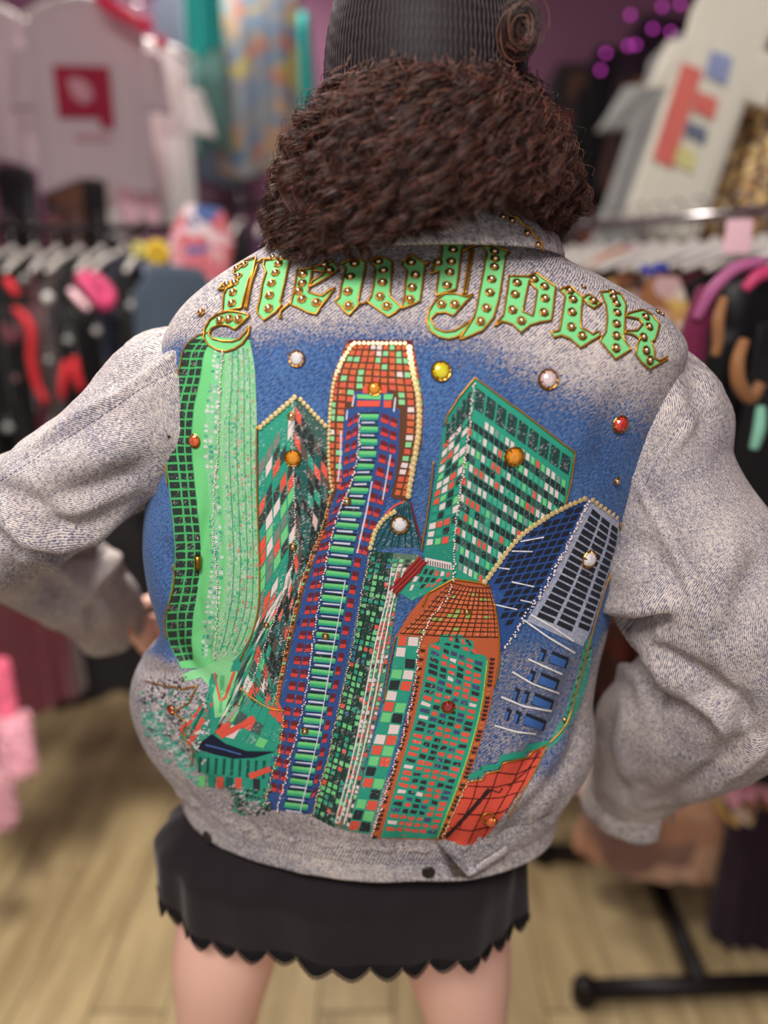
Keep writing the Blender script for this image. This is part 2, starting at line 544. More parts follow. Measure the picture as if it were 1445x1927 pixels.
# inner side so the band has thickness
inner = Bd[::-1].copy()
c0 = Bd.mean(axis=1).mean(axis=0)
inner[..., 0] = c0[0] + (inner[..., 0] - c0[0]) * 0.985
inner[..., 1] = c0[1] + (inner[..., 1] - c0[1]) * 0.97
Bd = np.concatenate([Bd, inner], axis=0)
Bn = fbm_array(Bd.reshape(-1, 3), 14.0, 9.1, 2).reshape(Bd.shape[:2]) * 0.0016
Nb = grid_normals(Bd, True)
Bd = Bd + np.stack([0 * Bn, Bn, Bn], axis=2)
du = np.concatenate([np.zeros((len(Bd), 1)), np.cumsum(np.linalg.norm(np.diff(Bd, axis=1), axis=2), axis=1)], axis=1)
dvv = np.concatenate([[0], np.cumsum(np.linalg.norm(np.diff(Bd[:, NPH // 2], axis=0), axis=1))])
UVw = np.stack([du, np.repeat(-dvv[:, None], NPH, 1)], axis=2).reshape(-1, 2)
wb_faces = grid_faces(len(Bd), NPH, True)
waistband = link('waistband', mesh_from('waistband', Bd.reshape(-1, 3), wb_faces, True, UVw), M_DENIM_EDGE, jacket)
BVH_W = BVHTree.FromPolygons([tuple(v) for v in Bd.reshape(-1, 3)], wb_faces)

# ------------------------------------------------------------------ sleeves
def sleeve(name, ctrl, folds, ns=150, nt=120, seed=1.0, cuff=True, mat=None, amp=0.006):
    """ctrl rows: (px, py, Y, radius a, radius b, twist) along the arm"""
    C = np.array([[*at(c[0], c[1], c[2]), c[3], c[4]] for c in ctrl])
    S = catmull(C, ns)
    P = S[:, :3]; ra = S[:, 3]; rb = S[:, 4]
    Tn = np.gradient(P, axis=0); Tn /= np.linalg.norm(Tn, axis=1, keepdims=True)
    prev = np.array([0, 1.0, 0]); rows = []
    th = np.linspace(0, 2 * PI, nt, endpoint=False)
    for i in range(ns):
        a = prev - Tn[i] * prev.dot(Tn[i]); a /= np.linalg.norm(a); prev = a
        b = np.cross(Tn[i], a)
        rows.append(P[i] + np.cos(th)[:, None] * a * rb[i] + np.sin(th)[:, None] * b * ra[i])
    G = np.array(rows)
    N = grid_normals(G, True)
    ce = P[:, None, :]
    fl = np.sign(((G - ce) * N).sum(axis=2, keepdims=True)); N *= np.where(fl == 0, 1, fl)
    px, py = projn(G)
    facing = ((G - np.array(EYE)) * N).sum(axis=2) < 0.02
    disp = fold_disp(px, py, folds) * facing * 1.2
    disp += fbm_array(G.reshape(-1, 3), 9.0, seed, 3).reshape(G.shape[:2]) * amp
    rid = fbm_array(G.reshape(-1, 3), 13.0, seed + 4, 2).reshape(G.shape[:2])
    disp += (0.5 - np.abs(rid)) * amp * 0.9
    G = G + N * disp[..., None]
    dv = np.concatenate([[0], np.cumsum(np.linalg.norm(np.diff(P, axis=0), axis=1))])
    U = np.stack([np.repeat((th * ra.mean())[None], ns, 0), np.repeat(dv[:, None], nt, 1)], axis=2)
    # seam closed with a repeated column for the weave coordinates
    G2 = np.concatenate([G, G[:, :1]], axis=1)
    U2 = np.concatenate([U, U[:, :1] + np.array([2 * PI * ra.mean(), 0])], axis=1)
    rot = math.radians(20)
    faces = grid_faces(ns, nt + 1)
    me = mesh_from(name, G2.reshape(-1, 3), faces, True, U2.reshape(-1, 2) * 1.75)
    o = link(name, me, mat or M_DENIM, jacket)
    return o, P, Tn, G, BVHTree.FromPolygons([tuple(v) for v in G2.reshape(-1, 3)], faces)

L_CTRL = [(400, 785, 0.80, 0.090, 0.080), (322, 788, 0.795, 0.088, 0.083), (250, 828, 0.78, 0.068, 0.078), (180, 882, 0.77, 0.061, 0.072), (110, 936, 0.765, 0.060, 0.070), (30, 982, 0.775, 0.059, 0.070),
          (-25, 1003, 0.82, 0.054, 0.07), (15, 1028, 0.89, 0.050, 0.066), (85, 1064, 0.95, 0.056, 0.066), (150, 1102, 0.99, 0.058, 0.064), (185, 1132, 1.015, 0.052, 0.058), (200, 1154, 1.035, 0.046, 0.052)]
L_FOLDS = [
    ([(-20, 990), (40, 1035), (110, 1046), (180, 1030), (240, 990), (285, 955)], 0.016, 14, 0.012, -1),
    ([(420, 650), (300, 715), (160, 800), (20, 900)], 0.003, 8, 0.004, 1),
    ([(330, 640), (260, 690), (200, 745)], 0.008, 22, 0.005, -1),
    ([(290, 860), (230, 900), (150, 930), (60, 960)], 0.007, 26, 0.006, 1),
    ([(280, 930), (220, 960), (150, 985), (70, 990)], 0.006, 16, 0.006, 1),
    ([(250, 1040), (225, 1090), (180, 1130), (165, 1170)], 0.008, 12, 0.007, 1),
    ([(60, 1060), (110, 1110), (170, 1150), (180, 1190)], 0.007, 14, 0.005, -1),
    ([(0, 1050), (70, 1100), (140, 1140)], 0.004, 18, 0.004, 1),
    ([(0, 920), (60, 940), (130, 990)], 0.006, 16, 0.004, -1)]
sl, LP, LT, LG, BVH_L = sleeve('sleeve', L_CTRL, L_FOLDS, seed=2.3)
R_CTRL = [(1140, 785, 0.82, 0.090, 0.080), (1214, 806, 0.80, 0.085, 0.083), (1254, 894, 0.78, 0.064, 0.080), (1286, 1000, 0.76, 0.080, 0.084), (1318, 1102, 0.74, 0.096, 0.086), (1405, 1205, 0.725, 0.084, 0.084),
          (1385, 1295, 0.74, 0.090, 0.084), (1308, 1345, 0.78, 0.092, 0.080), (1243, 1392, 0.83, 0.080, 0.070), (1204, 1448, 0.865, 0.062, 0.058), (1190, 1482, 0.885, 0.054, 0.052)]
R_FOLDS = [
    ([(1110, 1168), (1160, 1176), (1210, 1178), (1268, 1166)], 0.026, 15, 0.010, -1),
    ([(1150, 1228), (1190, 1240), (1228, 1262), (1240, 1300), (1236, 1335)], 0.014, 13, 0.007, 1),
    ([(1175, 1205), (1240, 1225), (1310, 1262), (1372, 1312), (1412, 1372)], 0.010, 16, 0.013, 1),
    ([(1245, 1500), (1300, 1472), (1370, 1428), (1440, 1372)], 0.010, 12, 0.007, 1),
    ([(1400, 1300), (1405, 1350), (1380, 1400), (1330, 1430)], 0.007, 16, 0.005, 1),
    ([(1195, 880), (1240, 960), (1290, 1060), (1340, 1180), (1385, 1280)], 0.0035, 6, 0.004, 1),
    ([(1344, 712), (1290, 780), (1240, 850), (1196, 930)], 0.004, 8, 0.004, -1),
    ([(1290, 640), (1310, 720), (1330, 830)], 0.006, 24, 0.004, 1),
    ([(1155, 1330), (1140, 1390), (1150, 1450), (1180, 1490)], 0.007, 12, 0.006, -1),
    ([(1190, 1010), (1240, 1060), (1290, 1130)], 0.006, 26, 0.005, 1),
    ([(1440, 1040), (1400, 1110), (1390, 1200)], 0.007, 30, 0.006, 1)]
sr, RP, RT, RG, BVH_R = sleeve('sleeve', R_CTRL, R_FOLDS, seed=6.7, amp=0.0042)

# cuffs: a short band each, open at the slit
def cuff(G, P, Tn, r_scale, length, gap0, gap1, flare=0.0):
    ring = G[-1]; c = P[-1]; t = Tn[-1]
    n = len(ring); ks = np.linspace(0, 1, 10)
    sel = [j for j in range(n) if not (gap0 <= j / n <= gap1)]
    start = max(range(len(sel)), key=lambda q: (sel[q] - sel[q - 1]) % n)
    sel = sel[start:] + sel[:start]
    out = []
    for layer in (0, 1):
        rr = []
        for k in (ks if layer == 0 else ks[::-1]):
            s = r_scale * (1 + flare * k) - 0.035 * layer
            rr.append([c + (ring[j] - c) * s + t * (length * k - 0.01) for j in sel])
        out += rr
    A = np.array(out)
    A += (fbm_array(A.reshape(-1, 3), 22, 5.5, 2) * 0.0035).reshape(A.shape[0], A.shape[1], 1)
    u = np.linspace(0, 0.25, len(sel)); v = np.linspace(0, 0.08, len(A))
    UV = np.stack(np.meshgrid(u, v), axis=2)
    fs = grid_faces(len(A), len(sel))
    k = len(A); m = len(sel)
    for i in range(k // 2 - 1):
        a, b = i, k - 1 - i
        fs.append((a * m, (a + 1) * m, (b - 1) * m, b * m))
        fs.append((a * m + m - 1, b * m + m - 1, (b - 1) * m + m - 1, (a + 1) * m + m - 1))
    return link('cuff', mesh_from('cuff', A.reshape(-1, 3), fs, True, UV.reshape(-1, 2)), M_DENIM_EDGE, jacket)
cuff(LG, LP, LT, 1.0, 0.045, 0.2, 0.23)
cuff(RG, RP, RT, 1.02, 0.050, 0.30, 0.36, 0.12)

# collar: folded band round the neck, lying on the yoke at the back
cph = np.linspace(-PI * 0.82, PI * 0.82, 120)
NX = at(775, 440, 0.78).x
def collar_ring(w, d, z, yoff=0.0):
    s = np.sin(cph); c = np.cos(cph)
    x = NX + w * np.sign(s) * np.abs(s) ** 0.95
    y = CY - 0.005 + yoff - d * c
    return np.stack([x, y, z + 0.0 * x - 0.016 * (1 - np.cos(cph)) + 0.004 * np.sin(cph)], axis=1)
prof = [(0.122, 0.060, 1.512), (0.118, 0.058, 1.530), (0.116, 0.058, 1.548), (0.119, 0.063, 1.556), (0.126, 0.071, 1.553), (0.134, 0.080, 1.540), (0.142, 0.089, 1.524), (0.148, 0.097, 1.510), (0.1485, 0.0985, 1.506), (0.146, 0.096, 1.505), (0.138, 0.086, 1.522), (0.128, 0.075, 1.540)]
Cg = np.array([collar_ring(w, d, z) for w, d, z in prof])
u = (cph * 0.13); v = np.concatenate([[0], np.cumsum(np.linalg.norm(np.diff(Cg[:, 60], axis=0), axis=1))])
UVc = np.stack(np.meshgrid(u, v), axis=2)
cf = grid_faces(len(prof), len(cph))
collar = link('collar', mesh_from('collar', Cg.reshape(-1, 3), cf, True, UVc.reshape(-1, 2)), M_DENIM_EDGE, jacket)
BVH_C = BVHTree.FromPolygons([tuple(q) for q in Cg.reshape(-1, 3)], cf)

# seams: raised double lines of stitching on the surfaces
def cord_on(path, r, off, step=6, bvh=None, n=5, wob=0.0):
    pts = polyline(path, step)
    out = []
    for (x, y) in pts:
        p, nn = surf(x + random.uniform(-wob, wob), y + random.uniform(-wob, wob), off, bvh)
        out.append(p)
    return out
def dashes_on(mb, path, r, off, dash=9, gap=5, bvh=None):
    pts = polyline(path, 1.0)
    i = 0
    while i + dash < len(pts):
        a = pts[i]; b = pts[i + dash]
        mb.tube([surf(a[0], a[1], off, bvh)[0], surf((a[0] + b[0]) / 2, (a[1] + b[1]) / 2, off + r * 0.6, bvh)[0], surf(b[0], b[1], off, bvh)[0]], r, 4)
        i += dash + gap
def smoothpath(pts, n=40):
    return [tuple(p) for p in catmull(pts, n)]
mb = MB()
dashes_on(mb, smoothpath([(450, 655), (300, 712), (180, 790), (60, 868), (0, 905)]), 0.0004, 0.0004, 6, 4, BVH_L)
mb.build('stitching', M_STITCH, jacket)['kind'] = 'stuff'
mb = MB()
dashes_on(mb, smoothpath([(1344, 722), (1290, 790), (1240, 860), (1200, 950)]), 0.0004, 0.0004, 6, 4, BVH_R)
mb.build('stitching', M_STITCH, jacket)['kind'] = 'stuff'
mb = MB()
for dy in (4, 12):
    dashes_on(mb, smoothpath([(330, 1490 + dy), (430, 1558 + dy), (560, 1592 + dy), (700, 1612 + dy), (850, 1606 + dy), (950, 1570 + dy), (1040, 1510 + dy)]), 0.00035, 0.0003, 6, 4, BVH_W)
mb.build('stitching', M_STITCH, jacket)['kind'] = 'stuff'

# ------------------------------------------------------------------ skirt
SXL, SXR = at(296, 1690, 0.79).x, at(976, 1690, 0.79).x
def skirt_ring(z, phis_):
    f = np.clip((0.93 - z) / 0.21, 0, 1)
    g = min(1, max(0, (0.875 - z) / 0.09)); g = g * g * (3 - 2 * g)
    cx = -0.015 * (1 - g) + (SXL + SXR) / 2 * g; w = 0.185 * (1 - g) + (SXR - SXL) / 2 * g
    d = 0.072 + 0.038 * g
    R = super_ring(cx, 0.795, w, d, 2.3, z, phis_, 2.2)
    R[:, 1] -= 0.08 * (R[:, 0] - cx)
    return R
def hem_z(ph):
    return 0.740 - 0.004 * np.sin(ph) - 0.012 * np.cos(ph * 2) * 0.3
NS = 240
sph = np.linspace(-PI, PI, NS, endpoint=False)
rows = []
for k in range(46):
    f = k / 45
    base = skirt_ring(0.95 - 0.228 * f, sph)
    base[:, 2] = 0.95 + (hem_z(sph) - 0.95) * f
    rip = 0.0045 * f * (np.sin(sph * 9 + 1) + 0.7 * np.sin(sph * 17 + 2.2)) + 0.002 * np.sin(sph * 5 + f * 6)
    nrm = np.stack([np.sin(sph), -np.cos(sph)], axis=1)
    base[:, :2] += nrm * rip[:, None]
    rows.append(base)
Sg = np.array(rows)
skirt = pin(link('skirt', mesh_from('skirt', Sg.reshape(-1, 3), grid_faces(46, NS, True), True), M_BLACK), person)
skirt['label'] = 'short black jersey skirt with a scalloped lace hem'
# scalloped lace: each scallop a solid crescent edged by a picot cord with small eyelets
mb = MB()
edge = Sg[-1]
nsc = 40
per = NS // nsc
for k in range(nsc):
    pts = []
    m = 9
    idx = np.linspace(k * per, (k + 1) * per, m)
    top = np.array([[np.interp(i, range(NS + 1), np.append(edge[:, c], edge[0, c])) for c in range(3)] for i in idx])
    drop = 0.017 * (1 - np.abs(np.linspace(-1, 1, m)) ** 1.6)
    bot = top.copy(); bot[:, 2] -= drop
    cxy = np.array([(SXL + SXR) / 2, 0.79])
    top2 = top.copy(); top2[:, 2] += 0.004
    vs_ = np.concatenate([top2, bot]); fs = [(j, j + 1, m + j + 1, m + j) for j in range(m - 1)]
    mb.add(vs_, fs)
    out = bot.copy(); nn = out[:, :2] - cxy; nn /= np.linalg.norm(nn, axis=1, keepdims=True); out[:, :2] += nn * 0.0008
    o2 = out.copy(); o2[:, 2] -= 0.0015
    mb.tube(o2, 0.0009, 5)
    o3 = out.copy(); o3[:, 2] += 0.005; o3[:, :2] += nn * 0.0006
    mb.tube(o3[1:-1], 0.0007, 4)
    for j in range(1, m - 1):
        mb.tube([o2[j], o2[j] - np.array([0, 0, 0.0018])], 0.0007, 4)
mb.build('lace_trim', M_LACE, skirt)

# ------------------------------------------------------------------ body (one continuous surface)
def sk(px, py, Y): return at(px, py, Y)
hipc = Vector((-0.06, 0.80, 0.92))
J = {
 'pelvis': (hipc, 0.085), 'waist': (Vector((-0.03, 0.81, 1.08)), 0.092), 'chest': (Vector((0.0, 0.81, 1.27)), 0.105), 'upper': (Vector((0.025, 0.81, 1.40)), 0.085),
 'neck': (Vector((0.035, 0.82, 1.52)), 0.05), 'neck2': (Vector((0.045, 0.845, 1.58)), 0.05), 'jaw': (Vector((0.05, 0.87, 1.625)), 0.066), 'skull': (Vector((0.05, 0.855, 1.685)), 0.078), 'crown': (Vector((0.05, 0.855, 1.725)), 0.058),
 'nose': (Vector((0.05, 0.955, 1.645)), 0.012), 'chin': (Vector((0.05, 0.935, 1.59)), 0.022),
 'lsh': (Vector((-0.13, 0.80, 1.41)), 0.055), 'rsh': (Vector((0.19, 0.80, 1.40)), 0.055)}
def arm(P, side):
    n = len(P)
    ks = [int(n * f) for f in (0.22, 0.50, 0.62, 0.85)]
    names = []
    r = [0.042, 0.037, 0.035, 0.026]
    for k, rr in zip(ks, r):
        nm = side + str(k); J[nm] = (Vector(P[k]), rr); names.append(nm)
    return names
la = arm(LP, 'l'); ra = arm(RP, 'r')
# wrists and hands reach out of the cuffs and rest on the front of the hips
lw = Vector(LP[-1]) + Vector(LT[-1]) * 0.02
rw = Vector(RP[-1]) + Vector(RT[-1]) * 0.034 + Vector((-0.034, 0, -0.008))
J['lw'] = (lw, 0.021); J['rw'] = (rw, 0.021)
lknee, rknee = Vector((-0.235, 0.83, 0.47)), Vector((0.118, 0.83, 0.47))
J.update({'lhip': (Vector((-0.135, 0.80, 0.87)), 0.062), 'rhip': (Vector((0.04, 0.80, 0.87)), 0.062), 'lth': (Vector((-0.205, 0.80, 0.66)), 0.080), 'rth': (Vector((0.092, 0.812, 0.66)), 0.086),
  'lk': (lknee, 0.056), 'rk': (rknee, 0.058), 'lc': (Vector((-0.245, 0.815, 0.32)), 0.055), 'rc': (Vector((0.128, 0.815, 0.32)), 0.056), 'la': (Vector((-0.252, 0.82, 0.085)), 0.036), 'ra': (Vector((0.135, 0.82, 0.085)), 0.036),
  'lh': (Vector((-0.252, 0.80, 0.034)), 0.034), 'rh': (Vector((0.135, 0.80, 0.034)), 0.034), 'lf': (Vector((-0.27, 0.94, 0.027)), 0.027), 'rf': (Vector((0.155, 0.94, 0.027)), 0.027), 'lt': (Vector((-0.275, 1.01, 0.02)), 0.02), 'rt': (Vector((0.16, 1.01, 0.02)), 0.02)})
edges = [('pelvis', 'waist'), ('waist', 'chest'), ('chest', 'upper'), ('upper', 'neck'), ('neck', 'neck2'), ('neck2', 'jaw'), ('jaw', 'skull'), ('skull', 'crown'), ('jaw', 'nose'), ('jaw', 'chin'),
  ('upper', 'lsh'), ('upper', 'rsh'), ('lsh', la[0]), (la[0], la[1]), (la[1], la[2]), (la[2], la[3]), (la[3], 'lw'), ('rsh', ra[0]), (ra[0], ra[1]), (ra[1], ra[2]), (ra[2], ra[3]), (ra[3], 'rw'),
  ('pelvis', 'lhip'), ('pelvis', 'rhip'), ('lhip', 'lth'), ('rhip', 'rth'), ('lth', 'lk'), ('rth', 'rk'), ('lk', 'lc'), ('rk', 'rc'), ('lc', 'la'), ('rc', 'ra'), ('la', 'lh'), ('ra', 'rh'), ('la', 'lf'), ('ra', 'rf'), ('lf', 'lt'), ('rf', 'rt')]
def hand(prefix, wrist, fwd, across, curl):
    """palm and five fingers as skeleton points; fwd runs along the hand, across from index to little finger"""
    fwd = fwd.normalized(); across = (across - fwd * across.dot(fwd)).normalized()
    down = curl.normalized()
    J[prefix + 'p'] = (wrist + fwd * 0.045, 0.024); edges.append((prefix + 'w', prefix + 'p'))
    L = [0.070, 0.078, 0.072, 0.056]
    for i in range(4):
        o = (i - 1.5) * 0.019
        b = wrist + fwd * 0.085 + across * o
        J[f'{prefix}b{i}'] = (b, 0.0105); edges.append((prefix + 'p', f'{prefix}b{i}'))
        p = b
        for s in range(3):
            d = (fwd * math.cos(0.35 + 0.4 * s) + down * math.sin(0.35 + 0.4 * s)).normalized()
            p = p + d * L[i] * (0.45, 0.32, 0.23)[s]
            J[f'{prefix}f{i}{s}'] = (p, (0.0092, 0.0084, 0.0068)[s])
            edges.append((f'{prefix}b{i}' if s == 0 else f'{prefix}f{i}{s-1}', f'{prefix}f{i}{s}'))
    t0 = wrist + fwd * 0.03 - across * 0.03
    t1 = t0 + (fwd * 0.7 - across * 0.7) * 0.034 + down * 0.004; t2 = t1 + (fwd * 0.9 - across * 0.25) * 0.027 + down * 0.006
    for nm, p, r in (('t0', t0, 0.013), ('t1', t1, 0.0105), ('t2', t2, 0.008)):
        J[prefix + nm] = (p, r)
    edges.extend([(prefix + 'p', prefix + 't0'), (prefix + 't0', prefix + 't1'), (prefix + 't1', prefix + 't2')])
hand('l', lw, Vector(LT[-1]) * 0.7 + Vector((0.4, 0.1, 0.1)), Vector((0, 0.2, -1)), Vector((0.6, 0.7, 0)))
hand('r', rw, Vector((-0.28, 0.92, 0.10)), Vector((0.1, 0.3, -1)), Vector((-0.6, 0.7, 0)))
names = list(J)
bm_me = bpy.data.meshes.new('body')
bm_me.from_pydata([tuple(J[n][0]) for n in names], [(names.index(a), names.index(b)) for a, b in edges], [])
bo = bpy.data.objects.new('body', bm_me); COL.objects.link(bo)
sm = bo.modifiers.new('skin', 'SKIN'); sm.use_smooth_shade = True
for i, n in enumerate(names):
    bm_me.skin_vertices[0].data[i].radius = (J[n][1], J[n][1])
    bm_me.skin_vertices[0].data[i].use_root = (n == 'pelvis')
ssf = bo.modifiers.new('sub', 'SUBSURF'); ssf.levels = 2; ssf.render_levels = 2
dg = bpy.context.evaluated_depsgraph_get()
baked = bpy.data.meshes.new_from_object(bo.evaluated_get(dg))
baked.name = 'body'
bpy.data.objects.remove(bo)
baked.materials.clear(); baked.materials.append(M_SKIN)
baked.polygons.foreach_set('use_smooth', [True] * len(baked.polygons))
body = pin(link('body', baked), person)

# ------------------------------------------------------------------ hair and mesh cap
M_HAIRBASE = simple_mat('hair_base', (30, 17, 16), 0.8, 0, 0.3, 60, spec=0.1)
m, nt, b = new_mat('curly_brown_hair')
hi = nd(nt, 'ShaderNodeHairInfo')
nt.links.new(mix_n(nt, ramp_n(nt, hi.outputs['Random'], 0.35, 1.0), lin((38, 22, 19)), lin((114, 70, 56))), b.inputs['Base Color'])
b.inputs['Roughness'].default_value = 0.42
b.inputs['Specular IOR Level'].default_value = 0.45
M_HAIR = m
HY = 0.82
HXL = [(-140, 640), (0, 640), (60, 622), (120, 610), (160, 585), (200, 560), (245, 545), (290, 534), (335, 530), (380, 530), (440, 530), (520, 538)]
HXR = [(-140, 1000), (0, 1000), (40, 1020), (80, 1032), (130, 1040), (180, 1052), (230, 1062), (290, 1068), (340, 1066), (390, 1054), (440, 1030), (480, 1016), (520, 1006)]
HD = [(1.45, 0.130), (1.52, 0.150), (1.58, 0.152), (1.64, 0.142), (1.70, 0.128), (1.76, 0.112), (1.80, 0.095)]
HXLx, HXLy = zip(*HXL); HXRx, HXRy = zip(*HXR); HDx, HDy = zip(*HD)
BOTX = [480, 520, 600, 680, 760, 830, 880, 950, 1000, 1030, 1060, 1100]
BOTY = [500, 500, 482, 462, 440, 412, 392, 384, 400, 440, 490, 480]
def hair_ring(z, ph, shrink):
    shrink = shrink + 0.016 * max(-1.0, min(1.0, (z - 1.57) / 0.07))
    _, ys = proj((0, HY, z))
    xl = smooth_interp(np.array([ys]), HXLx, HXLy)[0]; xr = smooth_interp(np.array([ys]), HXRx, HXRy)[0]
    dep = HY * CP - (z - CAMZ) * SP
    a = (xl - 722.5) / FPX * dep + shrink; c = (xr - 722.5) / FPX * dep - shrink
    d = smooth_interp(np.array([z]), HDx, HDy)[0] - shrink
    return super_ring((a + c) / 2, HY, (c - a) / 2, d, 2.2, z, ph, 2.2)
hph = np.linspace(-PI, PI, 160, endpoint=False)
ZT, ZB0 = 1.650, 1.44
def hair_grid(shrink, nr=70):
    # bottom height for each direction
    zb = []
    for p in hph:
        z = 1.55
        lo_, hi_ = 1.42, 1.65
        for _ in range(24):
            z = (lo_ + hi_) / 2
            q = hair_ring(z, np.array([p]), shrink)[0]
            x, y = proj(q)
            lim = np.interp(x, BOTX, BOTY) - 66
            if y > lim: lo_ = z
            else: hi_ = z
        zb.append(z if math.cos(p) > -0.2 else 1.49)
    zb = np.array(zb)
    rows = []
    for k in range(nr):
        f = k / (nr - 1)
        zz = ZT + (zb - ZT) * f
        r = np.array([hair_ring(z, np.array([p]), shrink)[0] for z, p in zip(zz, hph)])
        rows.append(r)
    return np.array(rows)
Hg = hair_grid(0.024, 60)
lump = fbm_array(Hg.reshape(-1, 3), 28, 7.7, 3).reshape(Hg.shape[:2]) * 0.014
Hn = grid_normals(Hg, True); hc = Hg.mean(axis=1, keepdims=True)
fl = np.sign(((Hg - hc) * Hn).sum(axis=2, keepdims=True)); Hn *= np.where(fl == 0, 1, fl)
Hg2 = Hg + Hn * lump[..., None]
# close underneath towards the neck
under = Hg2[-1].copy(); under[:, 0] = NX + (under[:, 0] - NX) * 0.45; under[:, 1] = HY + (under[:, 1] - HY) * 0.45; under[:, 2] += 0.02
Hfull = np.concatenate([Hg2, under[None]], axis=0)
hair = pin(link('hair', mesh_from('hair', Hfull.reshape(-1, 3), grid_faces(len(Hfull), 160, True), True), M_HAIRBASE), person)
hair['label'] = 'frizzy dark brown curly hair falling to the shoulders'

# strands: ringlets (locks) that bundle neighbouring strands, plus flyaways
NLOCK, PER, NPT = 1300, 28, 16
nr_, nc_ = Hg.shape[:2]
def hair_paths(ri, ci, length, curlr, freq, phase, sway, lift, jit):
    i0 = np.clip(ri, 0, nr_ - 1).astype(int); j0 = ci.astype(int) % nc_
    root = Hg[i0, j0] + jit; nrm = Hn[i0, j0]
    td = Hg[np.minimum(i0 + 1, nr_ - 1), j0] - Hg[np.maximum(i0 - 1, 0), j0]
    td /= np.linalg.norm(td, axis=1, keepdims=True) + 1e-9
    side = np.cross(nrm, td)
    remain = np.linalg.norm(Hg[-1, j0] - root, axis=1)
    length = np.minimum(length, remain * 0.85 + 0.034)
    bd = td + side * sway[:, None] + nrm * lift[:, None]
    bd /= np.linalg.norm(bd, axis=1, keepdims=True)
    out = np.empty((len(ri), NPT, 3))
    for k in range(NPT):
        s = length * k / (NPT - 1)
        env = min(1, k / 3.0)
        out[:, k] = root + bd * s[:, None] + side * (curlr * env * np.cos(freq * s + phase))[:, None] + nrm * (curlr * env * (np.sin(freq * s + phase) * 0.9 + 0.5))[:, None] - nrm * ((s / 0.1) ** 2 * 0.02)[:, None] - np.array([0, 0, 1]) * ((s / 0.1) ** 2 * 0.012)[:, None]
    return out
def spread(n):
    ri = rng.random(n) ** 0.8 * (nr_ - 1.001)
    ci = nc_ / 2 + (rng.random(n) - 0.5) * nc_ * 0.70
    return ri, ci
ri, ci = spread(NLOCK)
LPth = hair_paths(ri, ci, 0.045 + 0.06 * rng.random(NLOCK), 0.004 + 0.0065 * rng.random(NLOCK), 2 * PI / (0.022 + 0.022 * rng.random(NLOCK)), 2 * PI * rng.random(NLOCK), rng.normal(0, 0.45, NLOCK), 0.06 + 0.34 * rng.random(NLOCK), rng.normal(0, 0.003, (NLOCK, 3)))
off = rng.normal(0, 0.0044, (NLOCK, PER, 3))
tt = np.linspace(0, 1, NPT)
tight = (0.5 + 0.42 * rng.random((NLOCK, 1, 1, 1)))
pts = LPth[:, None] + off[:, :, None] * (1 - tight * tt[None, None, :, None] ** 0.6)
wob = rng.normal(0, 1, (NLOCK, PER, 1, 3)) * np.sin(tt * 9 + rng.random((NLOCK, PER, 1)) * 6)[..., None] * 0.0013
pts = (pts + wob * tt[None, None, :, None] ** 0.5).reshape(-1, NPT, 3)
NF = 5000
ri, ci = spread(NF)
fly = hair_paths(ri, ci, 0.03 + 0.05 * rng.random(NF), 0.002 + 0.004 * rng.random(NF), 2 * PI / (0.012 + 0.02 * rng.random(NF)), 2 * PI * rng.random(NF), rng.normal(0, 0.8, NF), 0.2 + 0.5 * rng.random(NF), rng.normal(0, 0.004, (NF, 3)))
# a coil of hair beside the cap
cc = at(978, 55, 0.74)
coil = np.empty((300, NPT, 3))
for q in range(300):
    a0 = rng.random() * 2 * PI; R0 = 0.006 + 0.011 * rng.random(); w0 = rng.normal(0, 0.006)
    a = a0 + np.linspace(0, 3.6, NPT); R = R0 * (1 - 0.2 * tt)
    coil[q] = np.array(rng.normal(0, 0.0035, 3))[None] + np.stack([cc.x + R * np.cos(a) * 0.9, cc.y + w0 + 0.006 * tt + np.zeros(NPT), cc.z + R * np.sin(a) * 1.25], axis=1)
pts = np.concatenate([pts, fly, coil], axis=0)
NSTR = len(pts)
hc_data = bpy.data.hair_curves.new('strands')
hc_data.add_curves([NPT] * NSTR)
hc_data.attributes['position'].data.foreach_set('vector', pts.reshape(-1).astype(np.float32))
ra_ = hc_data.attributes.get('radius') or hc_data.attributes.new('radius', 'FLOAT', 'POINT')
rad = np.repeat((0.00042 * (1 - 0.75 * np.linspace(0, 1, NPT) ** 1.5))[None], NSTR, 0) * (0.7 + 0.6 * rng.random((NSTR, 1)))
ra_.data.foreach_set('value', rad.reshape(-1).astype(np.float32))
hc_data.materials.append(M_HAIR)
so = bpy.data.objects.new('strands', hc_data); COL.objects.link(so)
so.parent = hair
so['kind'] = 'stuff'

# mesh cap: dome with braided vertical ribs over the crown
M_CAP = simple_mat('black_net', (26, 18, 22), 0.6, 0, 0.2, 80, spec=0.3)
M_CAPRIB = simple_mat('black_net_cord', (50, 38, 42), 0.5, 0, 0.35, 900, spec=0.4)
CX0 = at(802, 60, 0.82).x
def cap_pt(ph, f, off=0.0):
    # f 0 at the rim, 1 at the crown
    a = f * PI / 2
    w = 0.096 * (math.cos(a) ** 0.62 if math.cos(a) > 0 else 0) + off; d = 0.112 * (math.cos(a) ** 0.62 if math.cos(a) > 0 else 0) + off
    z = 1.668 + 0.118 * math.sin(a) - 0.006 * math.cos(ph)
    return Vector((CX0 + w * math.sin(ph), 0.835 - d * math.cos(ph), z - 0.02 * (1 - f)))
cp = [[cap_pt(-PI + 2 * PI * j / 96, i / 20) for j in range(96)] for i in range(21)]
capo = pin(link('cap', mesh_from('cap', [p for r in cp for p in r], grid_faces(21, 96, True), True), M_CAP), person)
capo['label'] = 'black net cap with vertical braided ribs over the crown'
mb = MB()
nrib = 84
